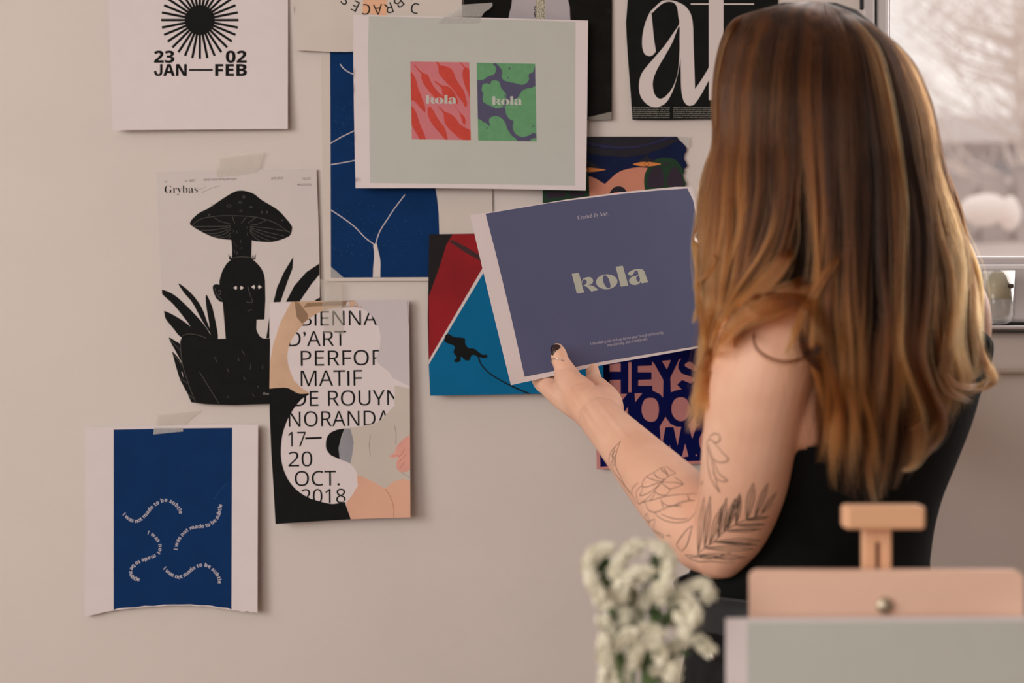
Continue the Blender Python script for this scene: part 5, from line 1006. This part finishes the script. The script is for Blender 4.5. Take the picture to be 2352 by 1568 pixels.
# far side, from the crown down over the other cheek and nape
r = np.random.default_rng(5); N3_ = 3500; u = r.uniform(0, 13, N3_); t = np.linspace(0, 1, NP)[None, :]; ln = r.uniform(.45, .6, N3_)[:, None]; s = t * ln * (NP - 1); j0 = np.clip(s.astype(int), 0, NP - 2); fj = s - j0; i0 = np.clip(u.astype(int), 0, 12)[:, None] + 0 * j0; fr = (u[:, None] - i0)
P = (GR[i0, j0] * (1 - fj)[..., None] + GR[i0, j0 + 1] * fj[..., None]) * (1 - fr)[..., None] + (GR[i0 + 1, j0] * (1 - fj)[..., None] + GR[i0 + 1, j0 + 1] * fj[..., None]) * fr[..., None]
px, py = P[..., 0], P[..., 1]; xl_, xr_, dc, b = hsec(py); cxx = (xl_ + xr_) / 2; px = cxx + (px - cxx) * .96; d = 2 * dc - hdepth(px, py, .66)
P3 = np.stack([(px - 1176) * d / F, d, ZC + (784 - py) * d / F], 2); az = np.arctan2(P3[..., 1] - hc[1], P3[..., 0] - hc[0]); dd = np.abs((az - FY + np.pi) % (2 * np.pi) - np.pi)
keep = ~((dd < math.radians(52)) & (py > 120)).any(1); P3 = P3[keep]; t3 = np.clip(.25 + .4 * (P[keep][..., 1] - 130) / 640 + r.normal(0, .08, (keep.sum(), 1)), 0, 1)
PA = np.concatenate([P1, P2, P3]); TA = np.concatenate([t1, t2, t3])
# single locks with their own line
def lock(pts, n=140, sp=7, tip=1.5, dd=-.004, tone=(.5, .8), seed=0, dep=None):
    r = np.random.default_rng(seed); g = resample(pts, NP); t = np.linspace(0, 1, NP)[None, :]; T = np.gradient(g, axis=0); T /= np.linalg.norm(T, axis=1)[:, None]; Nn = np.stack([-T[:, 1], T[:, 0]], 1)
    q = r.normal(0, 1, (n, 1)); w = q * (sp * np.sin(np.pi * np.clip(.02 + .95 * t, 0, 1)) + tip * np.clip(t * 2, 0, 1)) + r.normal(0, 1.5, (n, 1)) * t; ln = r.uniform(.8, 1, (n, 1)); s = t * ln * (NP - 1)
    gx = np.interp(s, np.arange(NP), g[:, 0]); gy = np.interp(s, np.arange(NP), g[:, 1]); nx_ = np.interp(s, np.arange(NP), Nn[:, 0]); ny_ = np.interp(s, np.arange(NP), Nn[:, 1]); px = gx + nx_ * w; py = gy + ny_ * w
    d = (np.minimum(hdepth(px, py), np.where(py > 620, bodyd(px, py) - .024, 9)) if dep is None else np.interp(s / (NP - 1), np.linspace(0, 1, len(dep)), dep)) + dd + r.uniform(0, .004, (n, 1))
    d = d + .045 * np.clip(1 - t / .30, 0, 1) ** 1.3
    tn = tone[0] + (tone[1] - tone[0]) * t + r.normal(0, .05, (n, 1)); return np.stack([(px - 1176) * d / F, d, ZC + (784 - py) * d / F], 2), np.clip(tn + 0 * px, 0, 1)
LK = [([(1945, 520), (1925, 590), (1885, 650), (1845, 720), (1815, 790), (1800, 822)], 170, 6, 1, (.45, .82)), ([(1905, 560), (1890, 640), (1850, 672), (1760, 712), (1690, 745), (1640, 800), (1612, 880)], 230, 6, 3, (.45, .75)), ([(1880, 610), (1835, 652), (1760, 692), (1690, 732), (1650, 790)], 230, 7, 3, (.42, .78)), ([(1830, 520), (1800, 600), (1740, 670), (1680, 710), (1640, 760)], 300, 10, 3, (.45, .8)),
      ([(2165, 700), (2175, 770), (2170, 830), (2172, 860), (2200, 885), (2240, 888), (2268, 872), (2284, 868)], 70, 4, 2, (.50, .62)), ([(2200, 760), (2190, 800), (2165, 860), (2185, 900), (2235, 925)], 60, 4, 2, (.45, .58)),
      ([(2090, 940), (2115, 1000), (2110, 1050), (2088, 1076), (2068, 1078)], 170, 7, 2, (.5, .74)), ([(1610, 690), (1600, 720), (1590, 745)], 40, 3, 1, (.6, .8)), ([(1650, 560), (1625, 620), (1600, 650), (1592, 668)], 60, 4, 1, (.6, .8)), ([(1605, 500), (1596, 560), (1597, 612)], 50, 3, 1, (.6, .8)),
      ([(1640, 780), (1625, 860), (1605, 910), (1582, 925)], 150, 8, 5, (.5, .74)), ([(1650, 820), (1632, 880), (1618, 925), (1625, 950)], 110, 8, 5, (.5, .74)), ([(1730, 755), (1738, 800), (1780, 828), (1830, 828), (1885, 795)], 26, 1.6, .8, (.30, .38)), ([(1840, 750), (1848, 795), (1868, 830), (1888, 858)], 90, 6, 1, (.22, .2)), ([(1895, 792), (1870, 808), (1840, 812)], 60, 4, 1, (.22, .2))]
for k, (p_, n_, sp_, tp_, tn_) in enumerate(LK):
    dep = None

    if k in (10, 11): dep = [1.255, 1.268, 1.27]
    a, b_ = lock(p_, n_, sp_, tp_, tone=tn_, seed=50 + k, dep=dep); PA = np.concatenate([PA, a]); TA = np.concatenate([TA, b_])
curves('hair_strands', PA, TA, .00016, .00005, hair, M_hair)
# ---------------------------------------------------------------- foreground: table, easel, bouquet
M_wood = mat('beech', (.76, .44, .26, 1), .5, .3, vary=(.70, .38, .22, 1), nscale=9); M_ply = mat('plywood', (.86, .575, .44, 1), .6, .25, vary=(.80, .52, .39, 1), nscale=7)
M_desk = mat('desk_top', rgb(188, 160, 130), .5, .3, noise=.1, nscale=4)
tz = .885; tb = empty('desk', (.2, .85, 0), 'pale wooden desk carrying the easel and flowers, below the view', 'desk')
box('desk_top', -.35, .95, .55, 1.10, tz - .03, tz, M_desk, tb, .004)
for x in (-.31, .91):
    for y in (.59, 1.06): box('leg', x - .02, x + .02, y - .02, y + .02, 0, tz - .03, M_desk, tb, .003)
es = empty('tabletop_easel', (X(2025, 1.0), .95, tz), 'small beech tabletop easel with a T-shaped clamp and plywood back board', 'easel')
de = 1.0; ex = lambda p: X(p, de); ez = lambda p: Z(p, de)
box('top_clamp', ex(1937), ex(2120), .992, 1.010, ez(1213), ez(1159), M_wood, es, .0028, 3)
bm = bmesh.new(); bx(bm, ex(1993), ex(2021), 1.010, 1.020, tz, ez(1212), .001); bx(bm, ex(2034), ex(2057), 1.010, 1.020, tz, ez(1212), .001); bx(bm, ex(2020), ex(2035), 1.010, 1.020, ez(1249), ez(1212)); bx(bm, ex(2020), ex(2035), 1.010, 1.020, tz, ez(1340)); bmobj('slotted_mast', bm, M_wood, es)
# back board with rounded corners
def rrect(x0, x1, z0, z1, r, n=6):
    P = []
    for cx_, cz_, a0 in ((x1 - r, z1 - r, 0), (x0 + r, z1 - r, 90), (x0 + r, z0 + r, 180), (x1 - r, z0 + r, 270)):
        for k in range(n + 1): a = math.radians(a0 + 90 * k / n); P.append((cx_ + r * math.cos(a), cz_ + r * math.sin(a)))
    return P
def slab(name, P, y0, y1, m, parent, bev=.0008):
    bm = bmesh.new(); a = [bm.verts.new((x, y0, z)) for x, z in P]; f = bm.faces.new(a); r = bmesh.ops.extrude_face_region(bm, geom=[f]); vs = [v for v in r['geom'] if isinstance(v, bmesh.types.BMVert)]
    for v in vs: v.co.y = y1
    bmesh.ops.recalc_face_normals(bm, faces=bm.faces); return bmobj(name, bm, m, parent)
db = .975; slab('back_board', rrect(X(1722, db), X(2346, db), tz + .012, Z(1308, db), .006), db - .004, db + .004, M_ply, es)
box('ledge', X(1740, db), X(2330, db), .925, .992, tz + .001, tz + .014, M_wood, es, .002)
v, f = lathe([(.0003, .004), (.004, .0036), (.0058, .002), (.006, 0), (.0003, 0)], (0, 0, 0), 20); c = W(2031, 1390, db - .004)
obj('screw', [(c[0] + a, c[1] - z, c[2] + b) for a, b, z in v], [q[::-1] for q in f], mat('brass', (.55, .48, .36, 1), .4, metal=.8), es, True)
box('rear_strut', ex(2015), ex(2035), 1.02, 1.09, tz, tz + .012, M_wood, es, .002)
# print on the easel
dc_ = .953; x0, x1 = X(1668, dc_), X(2760, dc_); z1 = Z(1419, dc_); z0 = tz + .0145
pr = empty('easel_print', (x0, dc_, z0), 'pale green print with white border resting on the easel, cropped by the frame', 'print')
K0 = [(x0, z0), (x1, z0), (x1 + .001, z1 + .002), (x0 - .0005, z1)]
slab('sheet', K0, dc_ - .0008, dc_, P_w, pr)
q = [(X(1718, dc_), z0 + .012), (x1 - .015, z0 + .012), (x1 - .015, z1 - .0012), (X(1716, dc_), z1 - .0026)]
obj('green_field', [(a, dc_ - .0010, b) for a, b in q], [(0, 1, 2, 3)], I_mint, pr)
# bouquet
M_fl = mat('cream_petals', rgb(238, 233, 212), .85, .1, noise=.12, nscale=90); M_fl2 = mat('petal_centre', rgb(196, 178, 120), .85, .1); M_st = mat('sage_stem', rgb(104, 124, 84), .8, .1, noise=.25, nscale=60)
df = .965; bq = empty('flower_bouquet', W(1480, 1560, df), 'bunch of cream statice flowers with grey-green stems, standing before the bare wall', 'flowers')
K = crop(4.262, 1300, 1200); rf = random.Random(11)
def floret(c, s, axis):
    """little crinkled cup: five notched petals round a centre"""
    ax_ = Vector(axis).normalized(); u_ = ax_.orthogonal().normalized(); w_ = ax_.cross(u_); V, Fc = [Vector(c)], []; n = 10; ph_ = rf.uniform(0, 6)
    for k in range(n): a = 2 * math.pi * k / n + ph_; rr = s * (1.0 if k % 2 else .72) * rf.uniform(.85, 1.15); V.append(Vector(c) + (u_ * math.cos(a) + w_ * math.sin(a)) * rr + ax_ * s * (.85 + rf.uniform(-.2, .2)))
    for k in range(n): Fc.append((0, 1 + k, 1 + (k + 1) % n))
    V.append(Vector(c) + ax_ * s * .55); m_ = len(V) - 1
    for k in range(n): Fc.append((m_, 1 + (k + 1) % n, 1 + k))
    return V, Fc
SPK = [((420, 800), (300, 700), (240, 560), (225, 430), (270, 320), (350, 285), (450, 262)), ((420, 800), (500, 640), (480, 540), (510, 430), (580, 330), (670, 250), (740, 245)), ((900, 700), (985, 600), (1010, 480), (1000, 360), (950, 270), (840, 235)), ((540, 760), (560, 640), (640, 540), (740, 495), (860, 520)),
       ((440, 1500), (420, 1350), (450, 1150), (500, 950), (540, 760), (600, 660)), ((640, 1300), (680, 1100), (690, 950), (650, 800), (640, 700)), ((900, 760), (1010, 750), (1120, 690), (1230, 640), (1330, 610), (1400, 680), (1400, 760)), ((1150, 1100), (1230, 1000), (1260, 880), (1210, 780), (1150, 740)),
       ((1000, 980), (1040, 930), (1060, 860)), ((740, 1050), (830, 1060), (930, 1100)), ((960, 1330), (1040, 1240), (1150, 1180), (1270, 1160), (1360, 1210), (1400, 1280)), ((640, 1420), (680, 1290), (750, 1190), (850, 1180), (920, 1260), (935, 1350)), ((400, 820), (350, 760), (330, 700)), ((300, 660), (270, 600), (250, 560)),
       ((380, 1560), (400, 1400), (380, 1270), (380, 1130)), ((860, 1480), (960, 1410), (1080, 1380)), ((520, 1560), (560, 1470), (620, 1540)), ((480, 1230), (560, 1140), (640, 1090)), ((1000, 1560), (1060, 1480), (1050, 1420)), ((760, 830), (830, 760), (850, 680)), ((450, 1050), (400, 1000), (380, 960)), ((560, 1000), (600, 920), (620, 860)), ((1180, 1040), (1150, 960), (1130, 900))]
for i, sp in enumerate(SPK):
    dd = df + rf.uniform(-.022, .022); P = [np.array(W(x, y, dd)) for x, y in cr(K(*sp), 5, False)]; parts = []; L = len(P)
    for j, p in enumerate(P):
        tg = P[min(j + 1, L - 1)] - P[max(j - 1, 0)]; tg /= max(np.linalg.norm(tg), 1e-9); side = np.cross(tg, [0, 1, 0])
        for k in range(6):
            a = rf.uniform(-.4, 3.5); dr = side * math.cos(a) + np.array([0, -1, 0]) * math.sin(a); 
            if dr[2] < 0 and rf.random() < .55: dr = -dr * np.array([1, 0, 1]) + np.array([0, dr[1], 0])
            dr = dr + np.array([0, 0, .35]); dr /= np.linalg.norm(dr); pp = p + tg * rf.uniform(-.002, .002) + dr * rf.uniform(.001, .003); parts.append(floret(pp, rf.uniform(.0018, .0035), dr))
    v, f = merge(parts); o = obj('flower_spike', v, f, M_fl, bq, False)
    v, f = tube([p - np.array([0, -.001, .0015]) for p in P], .0014, 6); s_ = obj('spike_stem', v, f, M_st, o, True); s_.matrix_parent_inverse = Matrix.Identity(4)
# leafy bracts (green patches) and stems down into the vase
vz = Z(1700, df); vc = (X(1470, df), df, tz)
for i, (x, y) in enumerate(((370, 420), (360, 480), (400, 560), (440, 650), (900, 380), (920, 470), (905, 560), (930, 820), (900, 900), (950, 960), (600, 1330), (820, 1330), (800, 1420), (1110, 1290), (880, 1540), (410, 800), (760, 590), (840, 790), (1010, 820), (620, 700), (840, 1120), (920, 1180), (600, 1400), (940, 1550))):
    px, py = K((x, y))[0]; c = Vector(W(px, py, df + .006)); parts = []
    for k in range(9):
        d_ = Vector((rf.uniform(-1, 1), rf.uniform(-1, .3), rf.uniform(-.2, 1.2))).normalized(); s0 = d_.orthogonal().normalized() * .0022; e_ = c + d_ * rf.uniform(.006, .011)
        parts.append(([c, c + d_ * .004 + s0, e_, c + d_ * .004 - s0], [(0, 1, 2), (0, 2, 3)]))
    v, f = merge(parts); obj('leaf_tuft', v, f, M_st, bq, False)
    P = [c, Vector(W(px * .55 + 1470 * .45, 1568, df + .004)), Vector((vc[0] + (px - 1470) * .00002, df, tz + .08)), Vector((vc[0] - (px - 1470) * .00006, df, tz + .015))]
    v, f = tube(cr([tuple(p) for p in P], 5, False), .0012, 6); obj('stem', v, f, M_st, bq, True)
vs = empty('vase', (vc[0], df, tz), 'stoneware vase holding the cream flowers, below the view', 'vase')
v, f = lathe([(.0005, 0), (.036, 0), (.042, .02), (.044, .05), (.036, .082), (.028, .10), (.030, .112), (.027, .112), (.025, .10), (.032, .08), (.038, .05), (.034, .008), (.0005, .006)], vc, 32); obj('vase_body', v, f, mat('stoneware', rgb(200, 190, 178), .5), vs, True)
